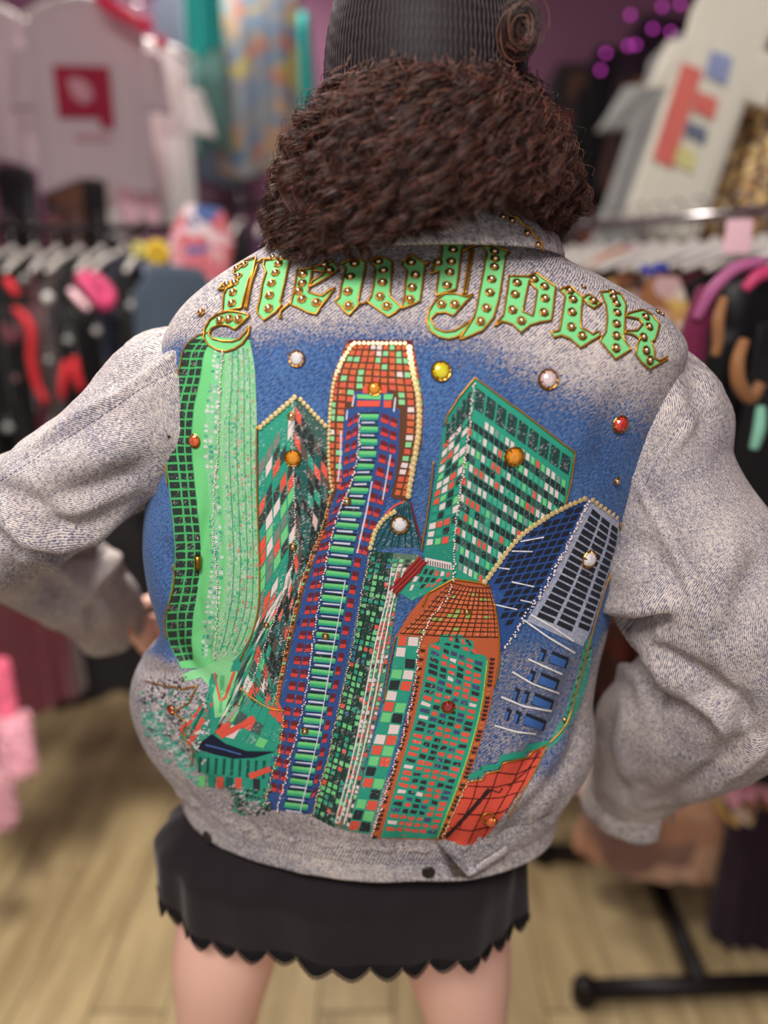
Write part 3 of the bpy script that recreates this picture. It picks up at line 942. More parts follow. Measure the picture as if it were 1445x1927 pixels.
for j in range(nrib):
    ph = -PI * 0.62 + PI * 1.24 * j / (nrib - 1)
    P_ = []
    for k in range(34):
        f = k / 33 * 0.8
        q = cap_pt(ph + 0.006 * math.sin(k * 1.9 + j), f, 0.0009)
        P_.append(q)
    mb.tube(P_, [0.0006 + 0.00045 * (k % 2) for k in range(34)], 4)
rb = mb.build('ribs', M_CAPRIB, capo); rb['kind'] = 'stuff'
mb = MB()
mb.tube([cap_pt(-PI + 2 * PI * j / 80, 0.0, 0.001) for j in range(80)], 0.0022, 6, closed=True)
mb.build('rim', M_CAPRIB, capo)

# ------------------------------------------------------------------ painted skyline: flat print that follows the cloth
C_ = dict(green=(112, 202, 128), lgreen=(136, 208, 146), teal=(46, 152, 126), dteal=(30, 92, 88), red=(222, 88, 70), orange=(206, 104, 64), dorange=(150, 74, 44), black=(44, 50, 54), white=(226, 208, 204), blue=(58, 94, 158),
          navy=(34, 44, 74), dred=(104, 38, 46), denim=(172, 172, 186), brown=(70, 52, 40), pink=(214, 176, 170), mid=(70, 130, 110), dkgreen=(28, 58, 50))
UNIT = 0.00053
class Print:
    def __init__(self):
        self.v = []; self.f = []; self.c = []; self.uv = []
    def raw(self, pts2, faces, color, wear, off):
        o = len(self.v)
        col = lin(C_[color] if isinstance(color, str) else color)[:3] + (wear,)
        for (x, y) in pts2:
            p, n = surf(x, y, off)
            self.v.append(tuple(p)); self.uv.append((x * UNIT, -y * UNIT))
        for f in faces:
            self.f.append(tuple(i + o for i in f)); self.c.append(col)
    def quad(self, pts, color, wear=0.35, off=0.0011):
        if len(pts) == 4:
            a, b, c, d = [np.array(p) for p in pts]
            ku = max(1, int(math.ceil(max(np.linalg.norm(b - a), np.linalg.norm(c - d)) / 7.5))); kv = max(1, int(math.ceil(max(np.linalg.norm(d - a), np.linalg.norm(c - b)) / 7.5)))
            q = []
            for j in range(kv + 1):
                for i in range(ku + 1):
                    u, v = i / ku, j / kv
                    q.append(tuple((a * (1 - u) + b * u) * (1 - v) + (d * (1 - u) + c * u) * v))
            self.raw(q, grid_faces(kv + 1, ku + 1), color, wear, off)
        else:
            self.raw(pts, [tuple(range(len(pts)))], color, wear, off)
    def poly(self, pts, color, wear=0.35, off=0.0007, grid=9):
        bm = bmesh.new()
        vs_ = [bm.verts.new((x, y, 0)) for x, y in pts]
        f = bm.faces.new(vs_); f.normal_update()
        bmesh.ops.triangulate(bm, faces=[f])
        xs = [p[0] for p in pts]; ys = [p[1] for p in pts]
        for axis, lo_, hi_ in ((0, min(xs), max(xs)), (1, min(ys), max(ys))):
            k = math.floor(lo_ / grid) + 1
            while k * grid < hi_:
                co = (k * grid, 0, 0) if axis == 0 else (0, k * grid, 0)
                no = (1, 0, 0) if axis == 0 else (0, 1, 0)
                bmesh.ops.bisect_plane(bm, geom=bm.verts[:] + bm.edges[:] + bm.faces[:], plane_co=co, plane_no=no)
                k += 1
        bm.verts.index_update()
        self.raw([(v.co.x, v.co.y) for v in bm.verts], [tuple(v.index for v in f.verts) for f in bm.faces], color, wear, off)
        bm.free()
    def line(self, pts, w, color, wear=0.3, off=0.0014, step=8):
        P_ = polyline(pts, step)
        L = []; R = []
        for i, (x, y) in enumerate(P_):
            a = P_[max(0, i - 1)]; b = P_[min(len(P_) - 1, i + 1)]
            dx, dy = b[0] - a[0], b[1] - a[1]; l = math.hypot(dx, dy) or 1
            ww = w / 2 * random.uniform(0.75, 1.2)
            L.append((x - dy / l * ww, y + dx / l * ww)); R.append((x + dy / l * ww, y - dx / l * ww))
        n = len(P_)
        self.raw(L + R, [(i, i + 1, n + i + 1, n + i) for i in range(n - 1)], color, wear, off)
    def patch(self, left, right, nrow, cols, colour, t0=0.0, t1=1.0, fill=(0.8, 0.8), jit=0.8, off=0.0011, skew=None, rows=None, wear=0.4):
        """windows on a face between two edges (polylines, top to bottom). cols: list of (u0, u1). colour(i, j) -> name or None.
        skew(u): extra shift of t across the face, for rows that slope."""
        A = catmull(left, 120); B = catmull(right, 120)
        def pt(u, t):
            t = min(max(t, 0), 1) * 119; i = int(min(t, 118)); f = t - i
            a = A[i] * (1 - f) + A[i + 1] * f; b = B[i] * (1 - f) + B[i + 1] * f
            q = a * (1 - u) + b * u
            return (q[0] + random.uniform(-jit, jit), q[1] + random.uniform(-jit, jit))
        rws = rows or [(t0 + (t1 - t0) * i / nrow, t0 + (t1 - t0) * (i + fill[1]) / nrow) for i in range(nrow)]
        for i, (ta, tb) in enumerate(rws):
            for j, (ua, ub) in enumerate(cols):
                c = colour(i, j)
                if c is None: continue
                sa = skew(ua) if skew else 0; sb = skew(ub) if skew else 0
                if max(tb + sa, tb + sb) > 1.0 or min(ta + sa, ta + sb) < 0: continue
                wv = wear
                if isinstance(c, tuple) and len(c) == 2: c, wv = c
                self.quad([pt(ua, ta + sa), pt(ub, ta + sb), pt(ub, tb + sb), pt(ua, tb + sa)], c, wv + random.uniform(-0.08, 0.1), off)
    def build(self, name, label=None):
        me = mesh_from(name, self.v, self.f, True, self.uv)
        ca = me.color_attributes.new('Col', 'FLOAT_COLOR', 'CORNER')
        arr = []
        for poly, c in zip(me.polygons, self.c):
            arr.extend(list(c) * poly.loop_total)
        ca.data.foreach_set('color', np.array(arr, dtype=np.float32))
        o = link(name, me, M_PRINT, jacket)
        if label: o['label'] = label
        return o
def cols_even(n, fill=0.8, a=0.0, b=1.0):
    w = (b - a) / n
    return [(a + w * (i + (1 - fill) / 2), a + w * (i + 1 - (1 - fill) / 2)) for i in range(n)]
def pick(*opts):
    names_ = [o[0] for o in opts]; ws = [o[1] for o in opts]
    return random.choices(names_, ws)[0]
def band(left, right, u0, u1, t0=0.0, t1=1.0, n=110):
    """outline of the strip between two fractions of a face"""
    A = catmull(left, 120); B = catmull(right, 120)
    ts = np.linspace(t0, t1, n) * 119
    def e(u):
        out = []
        for t in ts:
            i = int(min(t, 118)); f = t - i
            a = A[i] * (1 - f) + A[i + 1] * f; b = B[i] * (1 - f) + B[i + 1] * f
            q = a * (1 - u) + b * u
            out.append((float(q[0]), float(q[1])))
        return out
    return e(u0), e(u1)
def strip(P, left, right, u0, u1, color, t0=0.0, t1=1.0, wear=0.35, off=0.0009):
    a, b = band(left, right, u0, u1, t0, t1)
    n = len(a)
    k = max(1, int(math.ceil(max(math.hypot(p[0] - q[0], p[1] - q[1]) for p, q in zip(a, b)) / 7)))
    pts = []
    for i in range(n):
        for j in range(k + 1):
            f = j / k
            pts.append((a[i][0] * (1 - f) + b[i][0] * f, a[i][1] * (1 - f) + b[i][1] * f))
    P.raw(pts, grid_faces(n, k + 1), color, wear, off)

# --- green tower on the left
AL = [(378, 632), (350, 652), (334, 705), (316, 762), (310, 830), (317, 900), (325, 970), (330, 1050), (322, 1110), (313, 1160), (318, 1205), (342, 1258)]
AR = [(470, 640), (478, 680), (482, 740), (484, 800), (485, 870), (486, 930), (487, 1000), (488, 1080), (484, 1150), (466, 1208), (445, 1238), (425, 1256)]
P = Print()
strip(P, AL, AR, 0, 1, 'green', wear=0.3, off=0.0006)
strip(P, AL, AR, 0.60, 1, (132, 198, 142), 0.02, 0.97, wear=0.55, off=0.0008)
strip(P, AL, AR, 0.0, 0.30, (78, 178, 104), 0.02, 0.97, 0.2, 0.0008)
nrw = 38
P.patch(AL, AR, nrw, [(0.015, 0.125), (0.15, 0.215), (0.235, 0.295)], lambda i, j: ((44, 56, 52), 0.42), 0.02, 0.985, (1, 0.74), 0.6, 0.0011, lambda u: -0.035 * u)
strip(P, AL, AR, 0.44, 0.56, (120, 200, 140), 0.04, 0.96, 0.55, 0.0008)
def ca(i, j):
    return pick(('teal', 3), ('white', 2.2), ('lgreen', 2), (None, 2.5))
P.patch(AL, AR, 62, cols_even(3, 0.75, 0.42, 0.58), lambda i, j: pick(((60, 160, 130), 2), ((196, 214, 200), 2), (None, 3)), 0.05, 0.96, (1, 0.6), 1.4, 0.001, wear=0.6)
P.patch(AL, AR, 74, cols_even(10, 0.62, 0.64, 0.985), lambda i, j: pick(((64, 164, 130), 4.5), ((170, 206, 170), 2.5), ((196, 128, 104), 1.9 if j > 2 else 0.4), ((86, 190, 120), 2), (None, 3)), 0.03, 0.95, (1, 0.66), 1.6, 0.001, wear=0.6)
for u in (0.70, 0.78, 0.86, 0.93):
    a, _ = band(AL, AR, u, u, 0.03, 0.93)
    P.line(a, 1.6, (60, 150, 110), 0.5, 0.0012)
P.build('painted_green_tower', 'bright green painted tower with a strip of black windows')

# --- chequered two-faced tower
BL = [(487, 806), (487, 900), (487, 1000), (487, 1090), (478, 1180), (455, 1245), (425, 1330), (395, 1400)]
BM = [(557, 745), (553, 850), (555, 950), (556, 1030), (545, 1095), (515, 1165), (487, 1245), (470, 1330)]
BR = [(615, 803), (617, 880), (615, 960), (600, 1030), (568, 1100), (545, 1180), (528, 1260), (515, 1335)]
P = Print()
strip(P, BL, BM, 0, 1, 'teal', wear=0.45, off=0.0006)
strip(P, BM, BR, 0, 1, (58, 92, 84), wear=0.5, off=0.0006)
cf_ = lambda i, j: pick(('teal', 2.5), ('red', 1.5), ('green', 1.4), ('white', 2.3), ((58, 64, 62), 1.7), ((120, 130, 118), 1.2))
cg_ = lambda i, j: pick(('dteal', 2.5), ('red', 0.9), ((40, 44, 44), 3.4), ('teal', 1.6), ((92, 78, 70), 1.6), ('pink', 0.25))
P.patch(BL, BM, 23, cols_even(5, 0.86), cf_, 0.03, 0.98, (1, 0.88), 0.8, 0.001, lambda u: 0.085 * (1 - u) - 0.0, wear=0.45)
P.patch(BM, BR, 23, cols_even(5, 0.86), cg_, 0.03, 0.98, (1, 0.88), 0.8, 0.001, lambda u: 0.075 * u, wear=0.5)
P.build('painted_chequered_tower', 'painted two-faced tower of red, teal, white and black panes')

# --- base, sails, hull and spray below the green tower
P = Print()
P.poly([(425, 1256), (480, 1200), (520, 1325), (535, 1342), (530, 1420), (500, 1520), (440, 1490), (375, 1450), (360, 1400), (390, 1340)], 'teal', 0.35, 0.0006)
FL = [(455, 1250), (430, 1310), (405, 1370), (385, 1400)]; FR = [(520, 1320), (535, 1345), (530, 1390), (520, 1425)]
P.patch([(490, 1200), (470, 1260), (440, 1320), (400, 1385)], [(522, 1310), (534, 1345), (528, 1385), (515, 1418)], 6, cols_even(6, 0.92), lambda i, j: pick(('teal', 5), ('red', 2), ('green', 1), ((70, 92, 86), 2), ('white', 0.4)), 0.05, 0.98, (1, 0.9), 0.8, 0.001)
P.poly([(345, 1268), (420, 1240), (440, 1245), (425, 1290), (410, 1330), (400, 1300), (380, 1275), (350, 1282)], 'lgreen', 0.4, 0.0008)
P.poly([(418, 1265), (447, 1262), (450, 1300), (430, 1345), (405, 1350), (400, 1300)], 'lgreen', 0.35, 0.0009)
for pts, c, w in (([(405, 1268), (390, 1330), (345, 1390)], 'teal', 12), ([(395, 1318), (372, 1350), (345, 1378)], 'red', 20), ([(384, 1350), (370, 1375), (358, 1398)], 'red', 10), ([(420, 1270), (415, 1340)], (96, 180, 120), 7), ([(442, 1262), (425, 1312), (414, 1320)], 'red', 5), ([(405, 1265), (414, 1318)], 'red', 4), ([(400, 1300), (360, 1380)], (40, 92, 84), 5), ([(398, 1290), (388, 1390)], (64, 140, 120), 6), ([(480, 1350), (415, 1385)], 'red', 10), ([(448, 1330), (420, 1360)], (150, 160, 150), 9)):
    P.line(pts, w, c, 0.3, 0.0012)
P.poly([(374, 1408), (380, 1395), (400, 1380), (425, 1398), (465, 1412), (518, 1413), (480, 1424), (440, 1426), (405, 1418)], (28, 32, 50), 0.2, 0.0014)
P.line([(388, 1400), (420, 1408), (455, 1418)], 3, (70, 100, 160), 0.3, 0.0016)
for k in range(9):
    P.line([(378 + k * 15, 1424 + k * 0.8), (376 + k * 15, 1452 + k * 1.5)], 5, (30, 84, 76), 0.4, 0.0011)
for k, c in enumerate(('green', 'teal', 'red', 'dteal', 'red', 'teal', 'black')):
    x = 375 + k * 17; P.quad([(x, 1458 + k), (x + 13, 1459 + k), (x + 12, 1480 + k), (x, 1478 + k)], c, 0.35, 0.0012)
P.line([(470, 1460), (510, 1445)], 12, 'red', 0.3, 0.0013)
for k in range(150):
    x = random.uniform(430, 505); y = random.uniform(1475, 1530)
    if y < 1470 + (x - 430) * 0.2: continue
    P.quad([(x, y), (x + random.uniform(4, 14), y - random.uniform(0, 5)), (x + 5, y + 4)], pick(((40, 50, 46), 3), ('teal', 2), ((190, 186, 186), 2)), 0.5, 0.0012)
# spray of water, speckled
for k in range(420):
    a = random.uniform(0, 1); x = 262 + 130 * a ** 0.8 + random.gauss(0, 10); y = 1290 + 120 * random.random() + 40 * a * random.random()
    if x < 256 + max(0, (y - 1330)) * 0.55 or x > 392: continue
    s = random.uniform(1.5, 6)
    P.quad([(x, y), (x + s * 2, y - s * 0.6), (x + s * 1.4, y + s)], pick(((206, 202, 204), 4), ((92, 100, 110), 2.2), ('teal', 2.6), ((60, 64, 72), 1)), 0.5, 0.0009 + random.random() * 0.0004)
for k in range(70):
    t = random.random(); x = 268 + t * 100 + random.gauss(0, 7); y = 1345 + t * 110 + random.gauss(0, 11)
    P.quad([(x - 6, y), (x, y - 5), (x + 10, y + 2), (x + 2, y + 7)], (70, 166, 146), 0.62, 0.001)
for k in range(60):
    x = random.uniform(275, 350); y = 1300 - 12 * math.sin((x - 275) / 30) + random.gauss(0, 7)
    P.quad([(x, y), (x + 3, y - 2), (x + 4, y + 2)], (60, 66, 70), 0.3, 0.0013)
P.build('painted_harbour', 'painted sails, dark hull and white spray below the green tower')

# --- tall blue tower with green stripes and an orange crown
OL = [(655, 640), (640, 672), (627, 702), (618, 760), (615, 830), (616, 890), (620, 930)]
OR = [(776, 641), (784, 680), (790, 715), (797, 762), (794, 830), (780, 890), (764, 945)]
P = Print()
P.poly([(655, 640), (776, 641), (784, 680), (790, 715), (797, 762), (794, 830), (780, 890), (766, 945), (735, 935), (742, 905), (750, 850), (752, 770), (735, 768), (735, 738), (668, 736), (668, 768), (650, 770), (642, 850), (640, 900), (626, 945), (618, 930), (615, 870), (618, 760), (627, 702), (640, 672)], (96, 62, 44), 0.3, 0.0006)
P.quad([(655, 640), (776, 641), (777, 646), (654, 645)], 'dred', 0.2, 0.0009)
oc = lambda i, j: pick(('orange', 5), ((210, 92, 70), 3), ('lgreen', 2.2), ('white', 0.8))
P.patch(OL, OR, 22, cols_even(11, 0.74), lambda i, j: oc(i, j) if (i < 7 or j < 2 or j > 8 or (i < 9 and (j < 3 or j > 7))) else None, 0.03, 0.97, (1, 0.74), 0.7, 0.0011)
P.poly([(668, 736), (735, 738), (735, 768), (752, 770), (750, 850), (742, 905), (722, 958), (702, 1008), (690, 1050), (678, 1110), (660, 1200), (640, 1300), (620, 1400), (587, 1532), (497, 1521), (530, 1310), (560, 1170), (585, 1070), (603, 1010), (626, 950), (640, 900), (642, 850), (650, 770), (668, 768)], (52, 80, 138), 0.4, 0.0006)
GL = [(677, 775), (676, 840), (666, 900), (642, 960), (626, 1010), (612, 1080), (597, 1180), (580, 1300), (560, 1400), (532, 1526)]
GR = [(713, 775), (709, 850), (697, 910), (680, 970), (667, 1030), (656, 1100), (642, 1180), (627, 1270), (608, 1370), (578, 1532)]
nst = 33
for i in range(nst):
    for (c, a, bb, w) in (((36, 44, 48), 0.02, 0.20, 0.35), ('green', 0.18, 0.46, 0.3), ((70, 178, 110), 0.40, 0.55, 0.4), ('teal', 0.53, 0.68, 0.35), ((36, 56, 100), 0.66, 0.80, 0.3), ((198, 204, 218), 0.80, 0.94, 0.55)):
        P.patch(GL, GR, 1, [(0.10 if c == (198, 204, 218) else 0.02, 0.80 if c == (198, 204, 218) else 0.98)], lambda q, r: (c, w), rows=[((i + a) / nst, (i + bb) / nst)], jit=0.8, off=0.0011 + 0.0001 * a)
def redwin(left, right, n, t0, t1, cols):
    P.patch(left, right, n, cols, lambda i, j: ('dred', 0.35), t0, t1, (1, 0.36), 0.6, 0.0012)
    P.patch(left, right, n, cols, lambda i, j: ((206, 66, 60), 0.3), t0 + (t1 - t0) / n * 0.34, t1 + (t1 - t0) / n * 0.34, (1, 0.30), 0.8, 0.0012)
CL = [(654, 790), (646, 850), (642, 900), (628, 955), (606, 1010), (590, 1070), (566, 1170), (536, 1310), (520, 1400), (502, 1516)]
CR = [(750, 790), (747, 850), (739, 905), (718, 962), (700, 1015), (688, 1060), (664, 1190), (640, 1300), (620, 1395), (590, 1526)]
redwin(CL, GL, 30, 0.0, 0.97, [(0.10, 0.42), (0.52, 0.82)])
redwin(GR, CR, 11, 0.0, 0.36, [(0.14, 0.50), (0.60, 0.92)])
redwin(GR, CR, 18, 0.36, 0.97, [(0.14, 0.62)])
P.quad([(683, 727), (727, 727), (728, 740), (683, 740)], 'red', 0.2, 0.0012)
P.quad([(672, 742), (717, 743), (716, 752), (672, 750)], 'green', 0.3, 0.0012)
P.quad([(672, 754), (716, 754), (714, 765), (672, 765)], 'red', 0.2, 0.0012)
P.quad([(722, 742), (740, 742), (738, 752), (722, 752)], 'green', 0.3, 0.0012); P.quad([(722, 754), (737, 754), (736, 767), (722, 767)], 'red', 0.2, 0.0012)
for a in ([(667, 744), (663, 765)], [(654, 772), (652, 790)], [(744, 748), (741, 775)], [(642, 810), (641, 860), (636, 905)], [(700, 905), (690, 960), (672, 1040)], [(735, 855), (728, 895), (720, 940)]):
    P.line(a, 3, (196, 206, 226), 0.55, 0.0013)
P.line([(622, 925), (612, 985), (590, 1045), (565, 1115), (545, 1200), (530, 1275), (520, 1330)], 10, (120, 74, 44), 0.4, 0.0009)
for i in range(60):
    t = i / 60; q = catmull([(622, 925), (612, 985), (590, 1045), (565, 1115), (545, 1200), (530, 1275), (520, 1330)], 61)[i]
    P.quad([(q[0] - 4, q[1] - 2), (q[0] + 3, q[1] - 2.5), (q[0] + 2.5, q[1] + 1.5), (q[0] - 4, q[1] + 2)], pick(('orange', 3), ((70, 50, 40), 2), ('lgreen', 0.8)), 0.4, 0.0012)
P.line([(650, 1090), (620, 1260), (600, 1380), (565, 1530)], 2, (200, 206, 220), 0.5, 0.0013)
P.build('painted_striped_tower', 'tall blue painted tower with green stripes and an orange crown')

# --- teal gable and the plaid strips under it
P = Print()
P.poly([(699, 1036), (712, 992), (740, 958), (760, 943), (772, 942), (782, 980), (794, 1030), (745, 1028)], (36, 88, 100), 0.5, 0.0006)
for k in range(7):
    x = 748 + k * 4.2
    P.line([(x, 950 + abs(k - 4) * 2), (706 + k * 14, 1030)], 1.8, (22, 50, 60), 0.4, 0.0011)
P.line([(772, 943), (783, 985), (793, 1020)], 3.5, 'dred', 0.3, 0.0012); P.line([(760, 943), (740, 952), (722, 972)], 4, 'red', 0.4, 0.0012)
DL = [(699, 1036), (684, 1110), (668, 1190), (645, 1300), (622, 1400), (588, 1535)]
DM = [(740, 1040), (728, 1120), (706, 1210), (688, 1300), (664, 1420), (628, 1556)]
DR = [(792, 1044), (752, 1115), (738, 1190), (722, 1290), (697, 1400), (655, 1562)]
strip(P, DL, DM, 0, 1, (36, 74, 62), wear=0.5, off=0.0006)
strip(P, DM, DR, 0, 1, (92, 120, 100), wear=0.5, off=0.0006)
P.patch(DL, DM, 44, cols_even(4, 0.72), lambda i, j: pick(('green', 3.2), ((40, 66, 58), 3), ('teal', 2.4), ('red', 1.0 if j > 1 else 0.3), ((64, 110, 150), 0.5)), 0.02, 0.99, (1, 0.66), 1.0, 0.001, wear=0.5)
for u in (0.25, 0.5, 0.75):
    a, _ = band(DL, DM, u, u); P.line(a, 2.5, (34, 56, 50), 0.45, 0.0012)
P.patch(DM, DR, 58, cols_even(4, 0.72), lambda i, j: pick(('red', 3.2), ('lgreen', 1.8), ('white', 2.2), ((60, 64, 60), 1.6), ('teal', 2.2)), 0.02, 0.99, (1, 0.7), 1.0, 0.001, wear=0.45)
for u in (0.02, 0.3, 0.62):
    a, _ = band(DM, DR, u, u, 0.05, 0.98); P.line(a, 2.6, (226, 216, 210), 0.45, 0.0013)
P.line([(796, 1052), (770, 1080), (738, 1112)], 20, (160, 54, 48), 0.3, 0.0013); 
for o_ in (-5, 1, 7):
    P.line([(796 + o_, 1052 + o_ * 0.6), (770 + o_, 1080 + o_ * 0.6), (738 + o_, 1112 + o_ * 0.6)], 2, (96, 30, 34), 0.3, 0.0015)
P.poly([(798, 1050), (852, 1060), (852, 1090), (800, 1118), (775, 1130), (752, 1115)], 'teal', 0.45, 0.0007)
P.patch([(790, 1062), (775, 1090), (765, 1120)], [(850, 1072), (846, 1088), (820, 1104)], 3, cols_even(6, 0.6), lambda i, j: pick(('white', 2), ((50, 54, 52), 2.5), ('red', 1.6), (None, 1)), 0.1, 0.95, (1, 0.65), 0.8, 0.001)
P.quad([(799, 1048), (849, 1058), (850, 1072), (801, 1062)], 'white', 0.35, 0.0012)
for k in range(10):
    P.quad([(804 + k * 4.5, 1053 + k * 0.9), (806 + k * 4.5, 1053.4 + k * 0.9), (806 + k * 4.5, 1062 + k * 0.9), (804 + k * 4.5, 1061.6 + k * 0.9)], (90, 100, 96), 0.3, 0.0014)
P.build('painted_plaid_tower', 'narrow painted tower with a dark teal gable and red and green plaid')

# --- broad teal tower
EL = [(836, 790), (828, 850), (818, 900), (810, 950), (800, 1010), (796, 1045)]
EM = [(893, 712), (882, 790), (872, 880), (864, 950), (857, 1010), (853, 1080)]
ER = [(1081, 851), (1072, 900), (1060, 952), (1010, 990), (955, 1040), (908, 1096)]
P = Print()
P.poly([(893, 711), (1081, 850), (1072, 900), (1062, 950), (1010, 985), (955, 1035), (908, 1097), (853, 1088), (857, 1010), (872, 880), (882, 790)], 'teal', 0.3, 0.0006)
P.poly([(893, 711), (882, 790), (872, 880), (857, 1010), (853, 1078), (796, 1046), (806, 980), (818, 900), (828, 850), (836, 790)], (40, 138, 116), 0.4, 0.0006)
# dark glazed band under the roof line
for k in range(9):
    a = k / 9; b2 = (k + 0.82) / 9
    f = lambda u, v: (897 + (1078 - 897) * u - 6 * v, 724 + (860 - 724) * u + (46 - 8 * u) * v)
    P.quad([f(a, 0.12), f(b2, 0.12), f(b2, 0.95), f(a, 0.95)], (34, 66, 64), 0.5, 0.0011)
for k in range(5):
    P.line([(884 - k * 10, 738 + k * 14), (876 - k * 9, 800 + k * 10)], 7, pick(((38, 60, 58), 3), ('white', 0.7)), 0.5, 0.0011)
# window rows sloping with the face, clipped to its outline
def inside(pt, poly_):
    x, y = pt; c = False
    for (x1, y1), (x2, y2) in zip(poly_, poly_[1:] + poly_[:1]):
        if (y1 > y) != (y2 > y) and x < (x2 - x1) * (y - y1) / (y2 - y1) + x1: c = not c
    return c
EPOLY = [(886, 780), (1068, 905), (1060, 952), (1010, 984), (955, 1034), (908, 1092), (858, 1078), (862, 1000), (874, 880)]
for r in range(20):
    light = r % 2 == 0
    for k in range(24):
        u = k / 22.0
        slope = 0.74 - 0.010 * r
        sx = 884 - r * 1.7 + k * 9.6
        sy = 772 + r * 15.6 + (sx - 884 + r * 1.7) * slope
        if not inside((sx + 4, sy + 8), EPOLY): continue
        if light: c = pick(('white', 3.6), ('red', 1.8), ('green', 1.0), ((70, 170, 140), 1.6), ((120, 150, 140), 1.0))
        else: c = pick(((40, 48, 50), 5), ((60, 84, 80), 1.6), ('teal', 0.5))
        w = 6.4 if light else 8.2
        P.quad([(sx, sy), (sx + w, sy + w * slope), (sx + w - 1.6, sy + w * slope + 13), (sx - 1.6, sy + 13)], c, 0.45, 0.0011)
P.patch([(838, 810), (828, 870), (815, 940), (800, 1030)], [(882, 776), (874, 860), (865, 930), (855, 1050)], 13, cols_even(4, 0.78), lambda i, j: pick(('white', 3.2), ('red', 1.8), ((44, 56, 54), 1.8), ('green', 0.8), ('teal', 1.4)), 0.04, 0.92, (1, 0.7), 0.9, 0.0011, lambda u: 0.10 * (1 - u) - 0.02)
P.build('painted_teal_tower', 'broad teal painted tower with rows of white, red and black windows')

# --- navy tower
P = Print()
P.poly([(1107, 936), (1060, 955), (1010, 982), (955, 1034), (912, 1094), (930, 1110), (938, 1180), (942, 1228), (985, 1165), (1040, 1085)], (46, 78, 136), 0.35, 0.0006)
P.poly([(1107, 936), (1163, 977), (1165, 1008), (1150, 1060), (1108, 1192), (1096, 1216), (990, 1168), (1040, 1085)], (150, 160, 186), 0.6, 0.0006)
FLl = [(1090, 948), (1030, 985), (980, 1030), (934, 1085), (942, 1140), (943, 1200)]; FLr = [(1104, 948), (1085, 990), (1056, 1050), (1030, 1098), (1000, 1142), (958, 1205)]
NL = [(1096, 950), (1020, 1000)]
for r in range(18):
    for k in range(9):
        x = 1096 - r * 8.2 - k * 17 + r * 0.2; y = 952 + r * 15 + k * 4.2 - 0.4 * k * r * 0.5
        q = [(x, y), (x - 13, y + 3.5), (x - 18, y + 13), (x - 5, y + 10)]
        if all(inside(p, [(1107, 940), (1060, 958), (1010, 986), (955, 1040), (918, 1094), (934, 1112), (941, 1180), (944, 1222), (985, 1160), (1038, 1082)]) for p in q):
            P.quad(q, (34, 36, 46), 0.3, 0.0011)
HL = [(1113, 950), (1080, 1015), (1048, 1080), (1000, 1162)]; HR = [(1163, 985), (1160, 1020), (1140, 1090), (1106, 1200)]
P.patch(HL, HR, 17, [(0.06, 0.36), (0.42, 0.70), (0.77, 0.97)], lambda i, j: ((38, 40, 48), 0.3), 0.02, 0.99, (1, 0.72), 0.6, 0.0011, lambda u: 0.03 * u)
for a in ([(1022, 1010), (978, 1018)], [(1001, 1037), (962, 1036)], [(958, 1070), (934, 1067)], [(1004, 1103), (962, 1094)], [(1000, 1133), (978, 1128)], [(972, 1146), (932, 1137)]):
    P.line(a, 2.6, (226, 226, 232), 0.3, 0.0014)
for a in ([(997, 1155), (1040, 1180), (1078, 1206)], [(985, 1166), (1030, 1198), (1080, 1228)], [(993, 1239), (1025, 1254), (1056, 1268)], [(963, 1263), (1000, 1285), (1050, 1304)], [(942, 1310), (985, 1328), (1036, 1337)], [(930, 1364), (970, 1376), (1006, 1380)]):
    P.line(a, 3.4, (230, 228, 226), 0.25, 0.0014)
for (x, y, w) in ((1038, 1224, 32), (1018, 1264, 34), (1006, 1302, 36), (990, 1340, 38)):
    for dx, ww in ((0, w), (-20 if w < 36 else -19, 10)) + (((-36, 9),) if w >= 36 else ()):
        s_ = 0.42
        P.quad([(x + dx, y + dx * s_ * 0.6), (x + dx + ww, y + ww * s_ + dx * s_ * 0.6), (x + dx + ww - 7, y + 22 + ww * s_ * 0.8 + dx * s_ * 0.6), (x + dx - 7, y + 22 + dx * s_ * 0.6)], (36, 40, 52), 0.2, 0.0011)
        P.quad([(x + dx - 2, y + 6 + dx * s_ * 0.6), (x + dx + ww - 6, y + 5 + ww * s_ + dx * s_ * 0.6), (x + dx + ww - 11, y + 21 + ww * s_ * 0.8 + dx * s_ * 0.6), (x + dx - 6, y + 21 + dx * s_ * 0.6)], (62, 104, 170), 0.25, 0.0013)
P.poly([(1112, 1192), (1114, 1215), (1108, 1270), (1085, 1340), (1050, 1395), (1018, 1418), (1035, 1390), (1062, 1340), (1085, 1270), (1098, 1216)], (64, 150, 130), 0.5, 0.0007)
for k in range(10):
    P.line([(1100 - k * 5, 1225 + k * 17), (1112 - k * 6, 1218 + k * 17)], 2, (28, 70, 64), 0.3, 0.0011)
P.build('painted_navy_tower', 'navy painted tower with black windows and white strokes')

# --- front tower with orange roof
P = Print()
P.poly([(853, 1088), (920, 1100), (930, 1135), (938, 1190), (938, 1240), (930, 1290), (918, 1345), (895, 1425), (868, 1500), (830, 1580), (700, 1576), (722, 1500), (748, 1415), (772, 1320), (788, 1230), (770, 1196), (745, 1196), (770, 1155), (800, 1118)], (186, 92, 58), 0.35, 0.0007)
RL = [(853, 1092), (820, 1120), (795, 1150), (750, 1192)]; RR = [(920, 1102), (929, 1130), (935, 1165), (938, 1200)]
P.patch(RL, RR, 11, cols_even(12, 0.8), lambda i, j: pick(((206, 104, 62), 5), ((214, 116, 74), 3), ((150, 180, 90), 0.9)), 0.1, 0.99, (1, 0.76), 0.8, 0.0012)
for u in np.linspace(0.04, 0.96, 13):
    a, _ = band(RL, RR, float(u), float(u), 0.08, 1.0, 14); P.line(a, 1.8, (72, 42, 28), 0.3, 0.0013)
